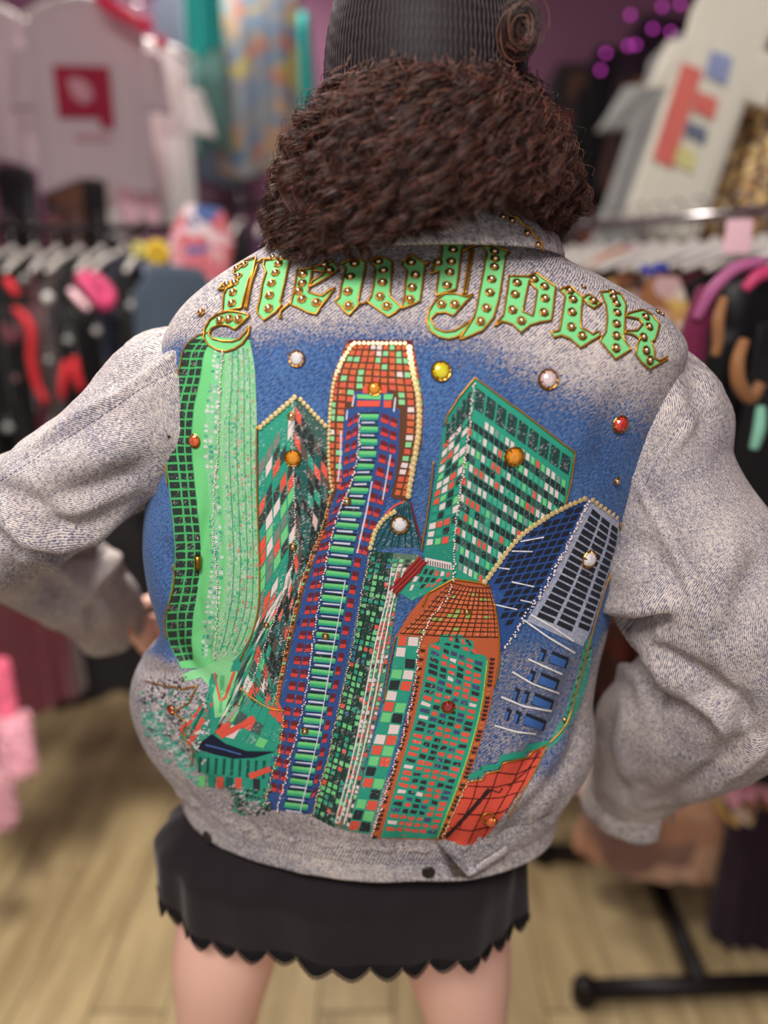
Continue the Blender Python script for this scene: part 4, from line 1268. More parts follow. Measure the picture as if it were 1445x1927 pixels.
for t in np.linspace(0.06, 0.98, 12):
    A_ = catmull(RL, 50); B_ = catmull(RR, 50); i = int(t * 49)
    P.line([tuple(A_[i]), tuple((A_[i] + B_[i]) / 2 + np.array([0, 3])), tuple(B_[i])], 1.6, (72, 42, 28), 0.3, 0.0013)
TL = [(808, 1205), (796, 1280), (778, 1360), (752, 1450), (716, 1572)]; TR = [(916, 1242), (906, 1320), (888, 1395), (862, 1475), (822, 1576)]
P.poly([(842, 1190), (870, 1192), (872, 1200), (890, 1206), (891, 1226), (914, 1234), (916, 1242), (906, 1320), (888, 1395), (862, 1475), (822, 1577), (716, 1575), (752, 1450), (778, 1360), (796, 1280), (808, 1212), (826, 1206), (828, 1194)], 'teal', 0.3, 0.0009)
P.patch(TL, TR, 30, [(0.05, 0.20), (0.245, 0.345), (0.385, 0.485), (0.525, 0.625), (0.665, 0.765), (0.805, 0.93)], lambda i, j: pick(('red', 4.2), ((52, 48, 52), 2.4), ((70, 72, 110), 1.2), ('white', 0.45)), 0.015, 0.985, (1, 0.58), 1.3, 0.0012, lambda u: 0.012 * (u - 0.5))
P.patch([(846, 1192), (840, 1206), (822, 1212)], [(880, 1200), (896, 1222), (914, 1240)], 2, cols_even(4, 0.6), lambda i, j: pick(('red', 2), ((52, 48, 52), 2)), 0.1, 0.95, (1, 0.6), 0.6, 0.0012)
# ragged brick edge on both sides of the facade
for side_ in (0, 1):
    Q = catmull([(797, 1215), (783, 1290), (764, 1370), (738, 1460), (705, 1574)] if side_ == 0 else [(926, 1240), (914, 1330), (893, 1410), (866, 1490), (830, 1574)], 44)
    for q in Q[::1]:
        P.quad([(q[0] - 5, q[1] - 3), (q[0] + 5, q[1] - 2), (q[0] + 3, q[1] + 2.4), (q[0] - 4, q[1] + 2.6)], pick(((60, 42, 36), 4), ((196, 110, 60), 1)), 0.4, 0.0012)
a, _ = band(TR, TR, 0, 0, 0, 1); P.line(a, 2.5, (130, 210, 90), 0.4, 0.0013)
KL = [(748, 1196), (736, 1260), (722, 1320), (700, 1400), (678, 1480), (652, 1562)]; KR = [(790, 1198), (782, 1260), (768, 1320), (746, 1400), (722, 1480), (696, 1568)]
strip(P, KL, KR, 0, 1, 'teal', wear=0.45, off=0.0008)
seq = ['red', 'white', 'white', 'teal', 'teal', 'black', 'green', 'white', 'black', 'red', 'white', 'teal', 'red', 'green', 'green', 'black', 'teal', 'white', 'white', 'red', 'red', 'green', 'green', 'red', 'black', 'teal', 'red', 'green', 'teal', 'black', 'green', 'red', 'black', 'green', 'red', 'black']
P.patch(KL, KR, 18, [(0.06, 0.46), (0.52, 0.94)], lambda i, j: (seq[(2 * i + j) % len(seq)], 0.35), 0.0, 1.0, (1, 0.84), 0.8, 0.0011)
P.build('painted_brick_tower', 'front painted tower with an orange roof and a teal facade of red cells')

# --- red block
P = Print()
P.poly([(1034, 1392), (1030, 1404), (990, 1414), (988, 1424), (944, 1432), (940, 1446), (912, 1450), (904, 1462), (880, 1466), (876, 1460), (900, 1448), (905, 1440), (935, 1436), (942, 1420), (985, 1412), (992, 1400)], 'teal', 0.25, 0.0009)
P.poly([(1026, 1402), (1000, 1412), (990, 1424), (946, 1434), (940, 1448), (914, 1454), (906, 1466), (880, 1470), (866, 1505), (832, 1576), (870, 1590), (902, 1586), (930, 1556), (962, 1510), (1000, 1462)], (220, 84, 66), 0.2, 0.0007)
for pts in ([(868, 1500), (900, 1502), (940, 1500), (975, 1490)], [(860, 1530), (900, 1532), (940, 1528), (955, 1520)], [(848, 1556), (885, 1562), (930, 1552)], [(880, 1478), (930, 1480), (985, 1468)], [(930, 1452), (970, 1456), (1010, 1440)], [(980, 1428), (1020, 1424)],
            [(900, 1460), (890, 1500), (862, 1560)], [(940, 1440), (920, 1500), (880, 1585)], [(985, 1424), (960, 1480), (905, 1580)], [(1012, 1410), (985, 1470), (950, 1530)]):
    P.line(pts, 1.8, (60, 28, 26), 0.2, 0.0013)
P.line([(920, 1484), (880, 1530), (838, 1574)], 7, (48, 36, 34), 0.2, 0.0014); P.line([(920, 1484), (938, 1490), (944, 1482)], 2.5, (48, 36, 34), 0.2, 0.0015)
P.line([(1016, 1412), (990, 1450), (955, 1478)], 2, (48, 36, 34), 0.2, 0.0014)
P.build('painted_red_block', 'red painted block with black grid lines')

# ------------------------------------------------------------------ lettering: painted letters edged with gold cord
M_LETTER = M_PRINT
def zc(ox, oy, pts): return [(ox + x * 0.27682, oy + y * 0.27682) for x, y in pts]
class Letter:
    def __init__(self, ox, oy):
        self.o = (ox, oy); self.P = Print(); self.cords = MB()
    def shape(self, pts, cord=True, open_edges=()):
        q = zc(*self.o, pts)
        self.P.poly(q, (124, 208, 136), 0.14, 0.0013, 9)
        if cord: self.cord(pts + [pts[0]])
    def cord(self, pts, r=0.00085, dark=True):
        q = zc(*self.o, pts)
        c3 = cord_on(q, r, 0.0019, 7, wob=0.25)
        self.cords.tube(c3, [r * random.uniform(0.8, 1.2) for _ in c3], 5)
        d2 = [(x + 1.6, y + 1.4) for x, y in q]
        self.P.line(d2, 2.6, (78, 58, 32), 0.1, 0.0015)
    def done(self, label):
        P = self.P
        n0 = len(P.f)
        me = mesh_from('letter', P.v + self.cords.v, P.f + [tuple(i + len(P.v) for i in f) for f in self.cords.f], True, P.uv + [(0, 0)] * len(self.cords.v), [0] * n0 + [1] * len(self.cords.f))
        ca = me.color_attributes.new('Col', 'FLOAT_COLOR', 'CORNER')
        cols = P.c + [(1, 1, 1, 0)] * len(self.cords.f)
        arr = []
        for poly, c in zip(me.polygons, cols): arr.extend(list(c) * poly.loop_total)
        ca.data.foreach_set('color', np.array(arr, dtype=np.float32))
        o = link('letter', me, [M_PRINT, M_GOLD], jacket)
        o['label'] = label
Z1, Z2, Z3 = (280, 420), (600, 420), (900, 420)
L = Letter(*Z1)
L.shape([(600, 310), (650, 270), (735, 240), (715, 330), (680, 400), (655, 500), (632, 582), (505, 607), (515, 490), (535, 450), (600, 410), (620, 370), (580, 350)])
L.shape([(475, 462), (515, 420), (600, 398), (565, 440), (520, 456)])
L.shape([(790, 262), (900, 235), (965, 258), (945, 320), (925, 420), (895, 540), (905, 562), (860, 610), (785, 665), (740, 612), (745, 570), (765, 500), (775, 420), (800, 340), (785, 300)])
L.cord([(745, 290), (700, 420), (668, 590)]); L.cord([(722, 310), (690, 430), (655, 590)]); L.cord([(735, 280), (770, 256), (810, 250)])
L.shape([(690, 630), (640, 680), (590, 725), (540, 700), (480, 695), (430, 720), (412, 755), (440, 790), (500, 805), (570, 808), (620, 790), (660, 745), (690, 700), (680, 760), (640, 820), (590, 855), (530, 875), (470, 865), (410, 830), (380, 780), (385, 720), (420, 660), (470, 625), (540, 605), (610, 610)])
L.done('green gothic letter N edged in gold cord')
L = Letter(*Z1)
L.shape([(1010, 330), (1080, 315), (1115, 310), (1105, 370), (1090, 440), (1085, 475), (1130, 490), (1180, 500), (1230, 460), (1268, 445), (1220, 510), (1170, 570), (1140, 625), (1080, 610), (1010, 575), (965, 560), (985, 480), (1000, 400)])
L.shape([(1115, 310), (1180, 285), (1245, 265), (1295, 318), (1220, 370), (1150, 412), (1092, 442), (1112, 400), (1200, 345), (1160, 332), (1118, 330)])
L.cord([(965, 548), (900, 600), (888, 650), (910, 640)])
L.done('green gothic letter e edged in gold cord')
L = Letter(*Z2)
L.shape([(150, 285), (200, 260), (265, 250), (320, 270), (310, 340), (290, 430), (265, 530), (275, 555), (205, 630), (110, 535), (140, 510), (150, 450), (165, 380), (185, 310)])
L.shape([(345, 265), (415, 230), (500, 270), (495, 330), (485, 430), (480, 500), (520, 540), (560, 578), (520, 610), (470, 640), (400, 590), (330, 540), (355, 500), (370, 430), (385, 320)])
L.shape([(570, 270), (630, 225), (690, 260), (715, 285), (755, 265), (720, 300), (705, 400), (685, 535), (620, 565), (560, 585), (580, 500), (585, 420), (600, 330), (565, 300)])
L.cord([(275, 555), (330, 540)])
L.done('green gothic letter w edged in gold cord')
L = Letter(*Z2)
L.shape([(765, 88), (820, 72), (870, 92), (900, 88), (995, 98), (990, 140), (970, 190), (955, 280), (945, 370), (930, 455), (850, 480), (795, 500), (800, 440), (815, 330), (755, 352), (775, 310), (800, 260), (830, 240), (835, 160), (790, 130)])
L.shape([(1095, 150), (1150, 125), (1190, 112), (1220, 175), (1290, 205), (1265, 230), (1250, 330), (1235, 430), (1215, 540), (1180, 650), (1110, 730), (1010, 775), (950, 795), (1000, 720), (1050, 640), (1070, 570), (1090, 460), (1110, 360), (1125, 260), (1140, 210)])
L.cord([(975, 195), (1030, 172), (1095, 150)]); L.cord([(1045, 180), (1020, 350), (995, 490)]); L.cord([(1028, 185), (1002, 350), (978, 490)])
L.shape([(1045, 490), (990, 545), (910, 635), (860, 610), (800, 615), (758, 655), (790, 720), (850, 742), (920, 735), (980, 700), (1042, 652), (1000, 720), (950, 770), (880, 790), (810, 775), (750, 730), (730, 670), (745, 600), (790, 530), (850, 485), (930, 485), (990, 505)])
L.done('tall green gothic letter Y edged in gold cord')
L = Letter(*Z3)
L.shape([(205, 365), (330, 370), (340, 400), (315, 510), (295, 605), (365, 635), (350, 695), (285, 745), (230, 690), (160, 670), (105, 705), (120, 680), (165, 630), (180, 540), (195, 440)], False)
L.shape([(330, 370), (385, 345), (440, 385), (520, 440), (510, 520), (500, 600), (490, 665), (420, 675), (350, 695), (365, 635), (380, 560), (395, 460), (340, 400)], False)
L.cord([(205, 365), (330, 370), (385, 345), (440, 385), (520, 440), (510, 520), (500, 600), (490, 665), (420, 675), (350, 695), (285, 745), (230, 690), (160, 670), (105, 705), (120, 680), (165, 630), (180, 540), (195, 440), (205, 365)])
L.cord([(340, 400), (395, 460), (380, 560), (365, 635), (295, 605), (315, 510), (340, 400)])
L.done('green gothic letter o edged in gold cord')
L = Letter(*Z3)
L.shape([(545, 455), (615, 435), (665, 480), (705, 510), (695, 580), (690, 650), (690, 715), (745, 740), (770, 760), (815, 735), (820, 770), (760, 805), (690, 850), (620, 790), (560, 765), (510, 780), (490, 745), (545, 735), (560, 650), (575, 560), (585, 500)])
L.shape([(700, 515), (745, 490), (790, 520), (830, 550), (780, 585), (740, 560)])
L.done('green gothic letter r edged in gold cord')
L = Letter(*Z3)
L.shape([(825, 475), (900, 470), (960, 490), (995, 560), (990, 640), (985, 720), (980, 790), (1030, 860), (925, 925), (860, 850), (820, 800), (860, 740), (870, 640), (860, 560)])
L.shape([(995, 625), (1060, 605), (1110, 595), (1170, 630), (1220, 690), (1210, 740), (1190, 800), (1165, 810), (1185, 860), (1190, 920), (1220, 935), (1275, 905), (1270, 925), (1155, 990), (1100, 945), (1060, 890), (1075, 820), (1090, 790), (1040, 760), (990, 750), (995, 735), (1070, 735), (1110, 690), (1080, 655), (1000, 640)])
L.done('green gothic letter k edged in gold cord')

# ------------------------------------------------------------------ studs, gems, sequins: one object each, shared meshes
def shared(mb, name, mats):
    return mesh_from(name, mb.v, mb.f, True, None, mb.m), mats
def place(me, mats, name, px, py, size, off=0.0012, bvh=None, spin=None):
    p, n = surf(px, py, off, bvh)
    o = link(name, me, mats, jacket)
    q = n.to_track_quat('Z', 'Y').to_matrix().to_4x4()
    o.matrix_basis = Matrix.Translation(p) @ q @ Matrix.Rotation(random.uniform(0, 6.28) if spin is None else spin, 4, 'Z') @ Matrix.Diagonal((size, size, size, 1))
    return o
mb = MB()
mb.lathe([(0.62, 0.0), (0.64, 0.12), (0.60, 0.34), (0.48, 0.56), (0.28, 0.70), (0.08, 0.75)], 14, 0)
ring = [(0.80 * math.cos(a) * (1 + 0.06 * math.cos(7 * a)), 0.80 * math.sin(a) * (1 + 0.06 * math.cos(7 * a)), 0.10) for a in np.linspace(0, 2 * PI, 22, endpoint=False)]
mb.tube(ring, [0.15 if k % 3 else 0.19 for k in range(22)], 5, 1, True)
ST = shared(mb, 'stud', [M_STUD, M_BEZEL])
S1 = [(655, 295), (605, 320), (615, 370), (590, 415), (540, 425), (577, 478), (570, 550), (850, 243), (905, 245), (885, 285), (865, 345), (838, 415), (825, 497), (818, 585), (490, 665), (550, 655), (612, 657), (1050, 355), (1045, 415), (1020, 468), (1043, 522), (1140, 545), (1195, 288), (1228, 325), (363, 612), (975, 1305), (985, 2195 - 420 * 0)]
S1 = S1[:-2]
S2 = [(243, 280), (215, 372), (198, 470), (203, 565), (405, 268), (440, 330), (432, 408), (415, 503), (462, 568), (627, 275), (655, 358), (633, 443), (617, 523), (825, 88), (912, 103), (910, 188), (898, 268), (888, 340), (870, 428), (808, 275), (833, 557), (922, 557), (1150, 150), (1190, 198), (1195, 250), (1190, 305), (1172, 388), (1160, 478), (1137, 582), (1097, 672)]
S3 = [(260, 412), (247, 490), (230, 595), (290, 668), (375, 388), (447, 438), (450, 518), (443, 612), (615, 468), (638, 525), (633, 610), (628, 710), (702, 770), (775, 535), (905, 482), (912, 515), (932, 555), (937, 615), (933, 690), (933, 770), (930, 852), (1130, 645), (1153, 710), (1115, 780), (1133, 868), (1158, 932)]
for o_, lst in ((Z1, S1), (Z2, S2), (Z3, S3)):
    for q in zc(*o_, lst):
        place(ST[0], ST[1], 'stud', q[0], q[1], 0.0046, 0.0014)
for (x, y, sz) in ((549, 783, 0.004), (653, 943, 0.0042), (552, 1028, 0.0042), (878, 1150, 0.0036), (613, 1196, 0.0038), (574, 1375, 0.0038), (502, 1175, 0.0032), (1060, 1353, 0.003), (1159, 905, 0.0042), (1236, 588, 0.003), (1097, 541, 0.0025), (1245, 593, 0.0025)):
    place(ST[0], ST[1], 'stud', x, y, sz, 0.0012)
# collar studs on a zigzag of gold cord
mb = MB()
zz = []
for k, t in enumerate(np.linspace(0, 1, 17)):
    q = catmull([(835, 386), (880, 384), (930, 386), (965, 408), (990, 428), (1012, 452), (1030, 478)], 17)[k]
    zz.append((float(q[0]), float(q[1]) + (3 if k % 2 else -3)))
mb.tube(cord_on(zz, 0.001, 0.0012, 5, BVH_C), 0.0011, 5)
mb.build('gold_cord', M_GOLD, jacket)
for x, y in ((838, 388), (894, 387), (927, 391), (945, 409), (962, 416), (990, 440), (1010, 462)):
    place(ST[0], ST[1], 'stud', x, y, 0.0034, 0.0012, BVH_C)
# faceted gems in prong settings
GMESH = {}
def gem(px, py, dia, kind, bvh=None):
    if kind not in GMESH:
        mb = MB()
        n = 10
        prof = [(0.86, 0.0), (0.84, 0.14), (0.62, 0.40), (0.34, 0.50)]
        vs_ = []
        for k, (r, z) in enumerate(prof):
            for j in range(n):
                a = 2 * PI * (j + 0.5 * (k % 2)) / n
                vs_.append((r * math.cos(a), r * math.sin(a), z))
        vs_.append((0, 0, 0.5))
        fs = []
        for k in range(len(prof) - 1):
            for j in range(n):
                a, b2 = k * n + j, k * n + (j + 1) % n
                c, d = a + n, b2 + n
                if k % 2 == 0: fs += [(a, b2, c), (b2, d, c)]
                else: fs += [(a, b2, d), (a, d, c)]
        fs += [((len(prof) - 1) * n + j, (len(prof) - 1) * n + (j + 1) % n, len(vs_) - 1) for j in range(n)]
        mb.add(vs_, fs, 0)
        rg = [(0.96 * math.cos(a), 0.96 * math.sin(a), 0.05) for a in np.linspace(0, 2 * PI, 24, endpoint=False)]
        mb.tube(rg, [0.10 + 0.03 * (k % 2) for k in range(24)], 5, 1, True)
        for j in range(5):
            a = 2 * PI * j / 5
            mb.tube([(0.98 * math.cos(a), 0.98 * math.sin(a), 0.08), (0.84 * math.cos(a), 0.84 * math.sin(a), 0.26), (0.72 * math.cos(a), 0.72 * math.sin(a), 0.34)], 0.07, 4, 1)
        me = mesh_from('gem', mb.v, mb.f, False, None, mb.m)
        GMESH[kind] = (me, [GEM[kind], M_BEZEL])
    me, mats = GMESH[kind]
    o = place(me, mats, 'gem', px, py, dia / 2 * 0.00053, 0.0012, bvh)
    o['label'] = {'clear': 'clear faceted gem', 'yellow': 'bright yellow faceted gem', 'pink': 'pale pink faceted gem', 'red': 'red faceted gem', 'amber': 'amber faceted gem', 'orange': 'small orange gem', 'ruby': 'dark red gem', 'dark': 'smoky gem'}[kind]
for g in ((559, 676, 27, 'clear'), (830, 699, 32, 'yellow'), (1031, 714, 33, 'pink'), (1166, 798, 30, 'red'), (705, 732, 22, 'amber'), (368, 830, 24, 'orange'), (552, 862, 28, 'amber'), (967, 859, 33, 'amber'), (752, 987, 31, 'clear'), (1107, 1052, 34, 'clear'), (843, 1329, 25, 'ruby'), (923, 1545, 26, 'orange'), (323, 1335, 20, 'ruby')):
    gem(*g)
# a loose loop of gold thread above the low gem, a bead bar on the green tower
mb = MB(); mb.tube([surf(918 + 14 * math.cos(a), 1536 + 10 * math.sin(a), 0.003)[0] for a in np.linspace(0, 6.28, 20)], 0.0008, 5); mb.build('gold_cord', M_GOLD, jacket)
mb = MB(); mb.tube([surf(371, 1044, 0.003)[0], surf(372, 1068, 0.003)[0]], 0.0032, 8); mb.build('bead', M_BEZEL, jacket)
# sequins
mb = MB(); mb.lathe([(1.0, 0.0), (1.0, 0.10), (0.85, 0.16), (0.45, 0.06), (0.26, 0.08), (0.20, 0.24), (0.05, 0.28)], 10, 0)
SQ = shared(mb, 'sequin', [M_SEQUIN])
def sequins(path, spacing, dia):
    for x, y in polyline(smoothpath(path, 30) if len(path) > 2 else path, spacing)[::1]:
        place(SQ[0], SQ[1], 'sequin', x + random.uniform(-0.6, 0.6), y + random.uniform(-0.6, 0.6), dia / 2 * 0.00053, 0.0016)
def even(path, spacing):
    P_ = np.array(polyline(path, 0.7)); d = np.concatenate([[0], np.cumsum(np.linalg.norm(np.diff(P_, axis=0), axis=1))])
    n = int(d[-1] / spacing)
    return [(float(np.interp(k * spacing, d, P_[:, 0])), float(np.interp(k * spacing, d, P_[:, 1]))) for k in range(n + 1)]
def sequin_row(path, spacing, dia):
    for x, y in even(path, spacing):
        place(SQ[0], SQ[1], 'sequin', x + random.uniform(-0.5, 0.5), y + random.uniform(-0.5, 0.5), dia / 2 * 0.00053, 0.0018)
sequin_row([(490, 804), (557, 746)], 9.6, 9); sequin_row([(566, 752), (614, 802)], 9.6, 8)
sequin_row(smoothpath([(662, 650), (645, 680), (630, 715), (622, 770), (619, 830), (620, 880), (626, 925)]), 8.0, 6.2)
sequin_row([(668, 647), (766, 647)], 8.5, 6.2)
sequin_row(smoothpath([(770, 655), (777, 700), (787, 750), (788, 800), (782, 850), (773, 900), (767, 938)]), 10.0, 10.5)
sequin_row(smoothpath([(911, 1094), (935, 1062), (960, 1028), (985, 1002), (1020, 977), (1060, 954), (1105, 935)]), 9.6, 10.5); sequin_row([(1113, 940), (1160, 974)], 9.4, 9.5)
sequin_row(smoothpath([(742, 962), (722, 975), (708, 995), (697, 1030)]), 8.5, 9)
# lines of tiny beads sewn on threads: too small to pick apart
def bead_line(path, spacing, r, mat, wob=1.2):
    mb = MB()
    for x, y in even(smoothpath(path, 60), spacing):
        p, n = surf(x + random.gauss(0, wob), y + random.gauss(0, wob * 0.5), 0.0018)
        mb.ball(p, r * random.uniform(0.7, 1.25), 0, 6, 4)
    o = mb.build('bead_line', mat, jacket); o['kind'] = 'stuff'
bead_line([(420, 662), (414, 760), (412, 850), (406, 930), (404, 1010), (409, 1080), (410, 1150), (404, 1240)], 4.2, 0.0009, M_BEAD, 1.0)
bead_line([(553, 752), (551, 850), (555, 930), (556, 1000), (549, 1070), (525, 1140), (497, 1220), (470, 1300)], 4.6, 0.0008, M_BEAD, 0.9)
bead_line([(676, 780), (676, 840), (662, 905), (638, 965), (622, 1020), (608, 1090), (592, 1190), (575, 1310), (552, 1410), (522, 1525)], 4.6, 0.0010, M_BEAD, 1.3)
bead_line([(893, 722), (884, 790), (872, 880), (861, 960), (854, 1020), (853, 1085), (840, 1125), (812, 1160), (792, 1205), (782, 1280), (762, 1370), (735, 1460), (700, 1572)], 4.8, 0.0010, M_BEAD, 1.3)
bead_line([(1105, 945), (1070, 1015), (1035, 1085), (990, 1155), (950, 1220)], 3.4, 0.0011, M_BEAD, 2.2)
bead_line([(697, 1040), (682, 1110), (666, 1200), (642, 1310), (620, 1410), (596, 1500), (586, 1540)], 4.2, 0.0009, M_SEQUIN, 1.0)
bead_line([(622, 930), (606, 990), (580, 1060), (556, 1140), (538, 1220), (522, 1300), (512, 1330)], 4.2, 0.0008, M_SEQUIN, 0.8)
bead_line([(880, 1470), (864, 1505), (848, 1540), (832, 1572)], 4.0, 0.0009, M_SEQUIN, 0.8)
bead_line([(535, 1345), (528, 1400), (512, 1460), (496, 1520)], 4.4, 0.0009, M_SEQUIN, 0.8)
# gold cord outlines round the painted towers
def outline(path, r=0.0008, sm=True):
    mb = MB(); mb.tube(cord_on(smoothpath(path, max(12, len(path) * 8)) if sm else path, r, 0.0016, 7, wob=0.3), r, 5); mb.build('gold_cord', M_GOLD, jacket)
outline([(398, 626), (375, 632), (352, 652), (338, 700), (318, 742), (312, 752)])
outline([(310, 812), (312, 850), (317, 912)]); outline([(328, 1062), (330, 1090), (318, 1140), (312, 1165), (316, 1200)])
outline([(484, 800), (484, 900), (487, 1000), (489, 1080), (486, 1150), (470, 1205), (452, 1242)])
outline([(836, 800), (842, 780), (865, 745), (893, 711), (985, 778), (1081, 851), (1074, 900), (1062, 950)], sm=False)
outline([(815, 868), (810, 920), (800, 990), (792, 1035)]); outline([(1164, 982), (1166, 1010), (1152, 1060), (1135, 1110), (1112, 1190), (1085, 1290), (1058, 1370), (1030, 1400)])
outline([(795, 1140), (805, 1115), (853, 1088), (905, 1096), (922, 1104)], sm=False); outline([(930, 1135), (938, 1190), (938, 1245), (930, 1290)])
outline([(1026, 1402), (1000, 1413), (990, 1424), (946, 1434), (940, 1448), (914, 1454), (906, 1466), (882, 1470)], sm=False); outline([(1028, 1402), (1005, 1450), (975, 1500), (955, 1535)])
outline([(452, 1292), (480, 1315), (510, 1332), (536, 1336)]); outline([(275, 1282), (310, 1290), (345, 1296), (372, 1290), (358, 1320), (330, 1340), (352, 1358), (345, 1380), (365, 1410), (362, 1440)], sm=False)
outline([(745, 1195), (735, 1240), (722, 1320)]); 
# dark snap buttons on the band
def button(px, py):
    mb = MB(); mb.lathe([(1.0, 0), (1.02, 0.18), (0.92, 0.3), (0.8, 0.26), (0.4, 0.3), (0.05, 0.32)], 18)
    me = mesh_from('button', mb.v, mb.f, True)
    o = place(me, [M_DARKMETAL], 'button', px, py, 0.0072, 0.0006, BVH_W)
button(392, 1574); button(806, 1640)
# adjuster tabs of the band: a short strap each, one end lifted
def tab(pts, wide, bvh, lift):
    rows = []
    for k, (x, y) in enumerate(pts):
        p, n = surf(x, y, 0.002 + lift[k], bvh)
        q, _ = surf(x + wide[0], y + wide[1], 0.002 + lift[k], bvh)
        rows.append((p, q, n))
    vs_ = []; 
    for p, q, n in rows: vs_ += [p, q, q + n * 0.002, p + n * 0.002]
    fs = grid_faces(len(rows), 4, True) + [(0, 1, 2, 3), tuple(4 * (len(rows) - 1) + i for i in (3, 2, 1, 0))]
    me = mesh_from('adjuster_tab', vs_, fs, True, [(v[0], v[2]) for v in vs_])
    link('adjuster_tab', me, M_DENIM_EDGE, jacket)
tab([(950, 1586), (925, 1604), (900, 1620), (876, 1634), (852, 1644)], (5, 15), BVH_W, [0.0004, 0.0004, 0.0005, 0.0007, 0.0016])
tab([(300, 1478), (304, 1490), (310, 1502), (316, 1510)], (16, -16), BVH_W, [0, 0.002, 0.003, 0.004])

# ------------------------------------------------------------------ the shop: floor, walls, ceiling
def wood_mat():
    m, nt, b = new_mat('laminate_oak')
    tc = nd(nt, 'ShaderNodeTexCoord'); oi = nd(nt, 'ShaderNodeObjectInfo')
    sh = nd(nt, 'ShaderNodeVectorMath', operation='ADD')
    cmb = nd(nt, 'ShaderNodeCombineXYZ')
    nt.links.new(math_n(nt, 'MULTIPLY', oi.outputs['Random'], 37.0), cmb.inputs[0]); nt.links.new(math_n(nt, 'MULTIPLY', oi.outputs['Random'], 11.0), cmb.inputs[1])
    nt.links.new(tc.outputs['Object'], sh.inputs[0]); nt.links.new(cmb.outputs[0], sh.inputs[1])
    g = noise_n(nt, mapping_n(nt, sh.outputs[0], scale=(26, 3.2, 1)), 1.0, 5, 0.6)
    g2 = noise_n(nt, mapping_n(nt, sh.outputs[0], scale=(7, 1.2, 1)), 1.0, 3, 0.5)
    f = ramp_n(nt, math_n(nt, 'ADD', math_n(nt, 'MULTIPLY', g, 0.6), math_n(nt, 'MULTIPLY', g2, 0.5)), 0.35, 0.75)
    c = mix_n(nt, f, lin((136, 116, 82)), lin((188, 168, 126)))
    c = mix_n(nt, math_n(nt, 'MULTIPLY', oi.outputs['Random'], 0.25), c, lin((158, 142, 114)))
    nt.links.new(c, b.inputs['Base Color']); b.inputs['Roughness'].default_value = 0.42
    return m
M_WOOD = wood_mat()
M_JOINT = simple_mat('floor_joint', (70, 58, 46), 0.9)
M_PURPLE = simple_mat('mauve_wall_paint', (122, 80, 104), 0.8, 0, 0.05, 3)
M_CEIL = simple_mat('ceiling_paint', (206, 196, 198), 0.9, 0, 0.03, 3)
def slab(name, c, s, mat, kind='structure'):
    mb = MB(); mb.box(c, s); o = mb.build(name, mat, None, False); o['kind'] = kind; return o
floor = slab('floor', (-0.1, 1.35, -0.03), (4.2, 4.3, 0.05), M_JOINT)
slab('wall_back', (-0.1, 3.42, 1.35), (4.2, 0.1, 2.8), M_PURPLE)
slab('wall_left', (-2.15, 1.35, 1.35), (0.1, 4.2, 2.8), M_PURPLE)
slab('wall_right', (1.75, 1.35, 1.35), (0.1, 4.2, 2.8), M_PURPLE)
slab('ceiling', (-0.1, 1.35, 2.8), (4.2, 4.3, 0.08), M_CEIL)
mb = MB(); mb.box((0, 0, 0), (0.157, 1.196, 0.006))
bmx = bmesh.new()
pm = mesh_from('plank', mb.v, mb.f, False)
bmx.from_mesh(pm); bmesh.ops.bevel(bmx, geom=bmx.edges[:], offset=0.0012, segments=1, affect='EDGES'); bmx.to_mesh(pm); bmx.free()
for i in range(24):
    for j in range(4):
        x = -2.0 + 0.16 * i; y = -0.55 + 1.2 * j + (0.4 * (i % 3))
        if y + 0.6 < -0.3 or y - 0.6 > 3.0: continue
        o = link('plank', pm, M_WOOD, floor); o.location = (x + 0.02, y, -0.004)

# ------------------------------------------------------------------ garments, hangers, rails
FAB = {}
def fab(name, rgb, rough=0.85, var=0.2, scale=14, metal=0.0, sheen=0.1):
    if name not in FAB: FAB[name] = simple_mat(name, rgb, rough, metal, var, scale, sheen=sheen, spec=0.25)
    return FAB[name]
def pattern_fab(name, cols, scale=28, rough=0.8, metal=0.0):
    """blotchy printed cloth of several colours"""
    if name in FAB: return FAB[name]
    m, nt, b = new_mat(name)
    tc = nd(nt, 'ShaderNodeTexCoord')
    v = nd(nt, 'ShaderNodeTexVoronoi'); v.inputs['Scale'].default_value = scale; v.inputs['Randomness'].default_value = 1.0
    nz = nd(nt, 'ShaderNodeTexNoise'); nz.inputs['Scale'].default_value = scale * 0.6
    nt.links.new(tc.outputs['Object'], nz.inputs['Vector'])
    mx = nd(nt, 'ShaderNodeVectorMath', operation='MULTIPLY_ADD'); mx.inputs[1].default_value = (0.08, 0.08, 0.08)
    nt.links.new(nz.outputs['Color'], mx.inputs[0]); nt.links.new(tc.outputs['Object'], mx.inputs[2])
    nt.links.new(mx.outputs[0], v.inputs['Vector'])
    sx = nd(nt, 'ShaderNodeSeparateColor'); nt.links.new(v.outputs['Color'], sx.inputs[0])
    r = nd(nt, 'ShaderNodeValToRGB'); r.color_ramp.interpolation = 'CONSTANT'
    els = r.color_ramp.elements
    els[0].position = 0; els[0].color = lin(cols[0]); els[1].position = 1.0 / len(cols); els[1].color = lin(cols[1 % len(cols)])
    for k in range(2, len(cols)):
        e = els.new(k / len(cols)); e.color = lin(cols[k])
    nt.links.new(sx.outputs[0], r.inputs[0]); nt.links.new(r.outputs[0], b.inputs['Base Color'])
    b.inputs['Roughness'].default_value = rough; b.inputs['Metallic'].default_value = metal
    FAB[name] = m
    return m
M_CHROME = simple_mat('chrome_tube', (190, 186, 186), 0.22, 1.0, 0.05, 10)
M_BLKMETAL = simple_mat('black_powder_coat', (26, 22, 22), 0.4, 0.3, 0.1, 10)
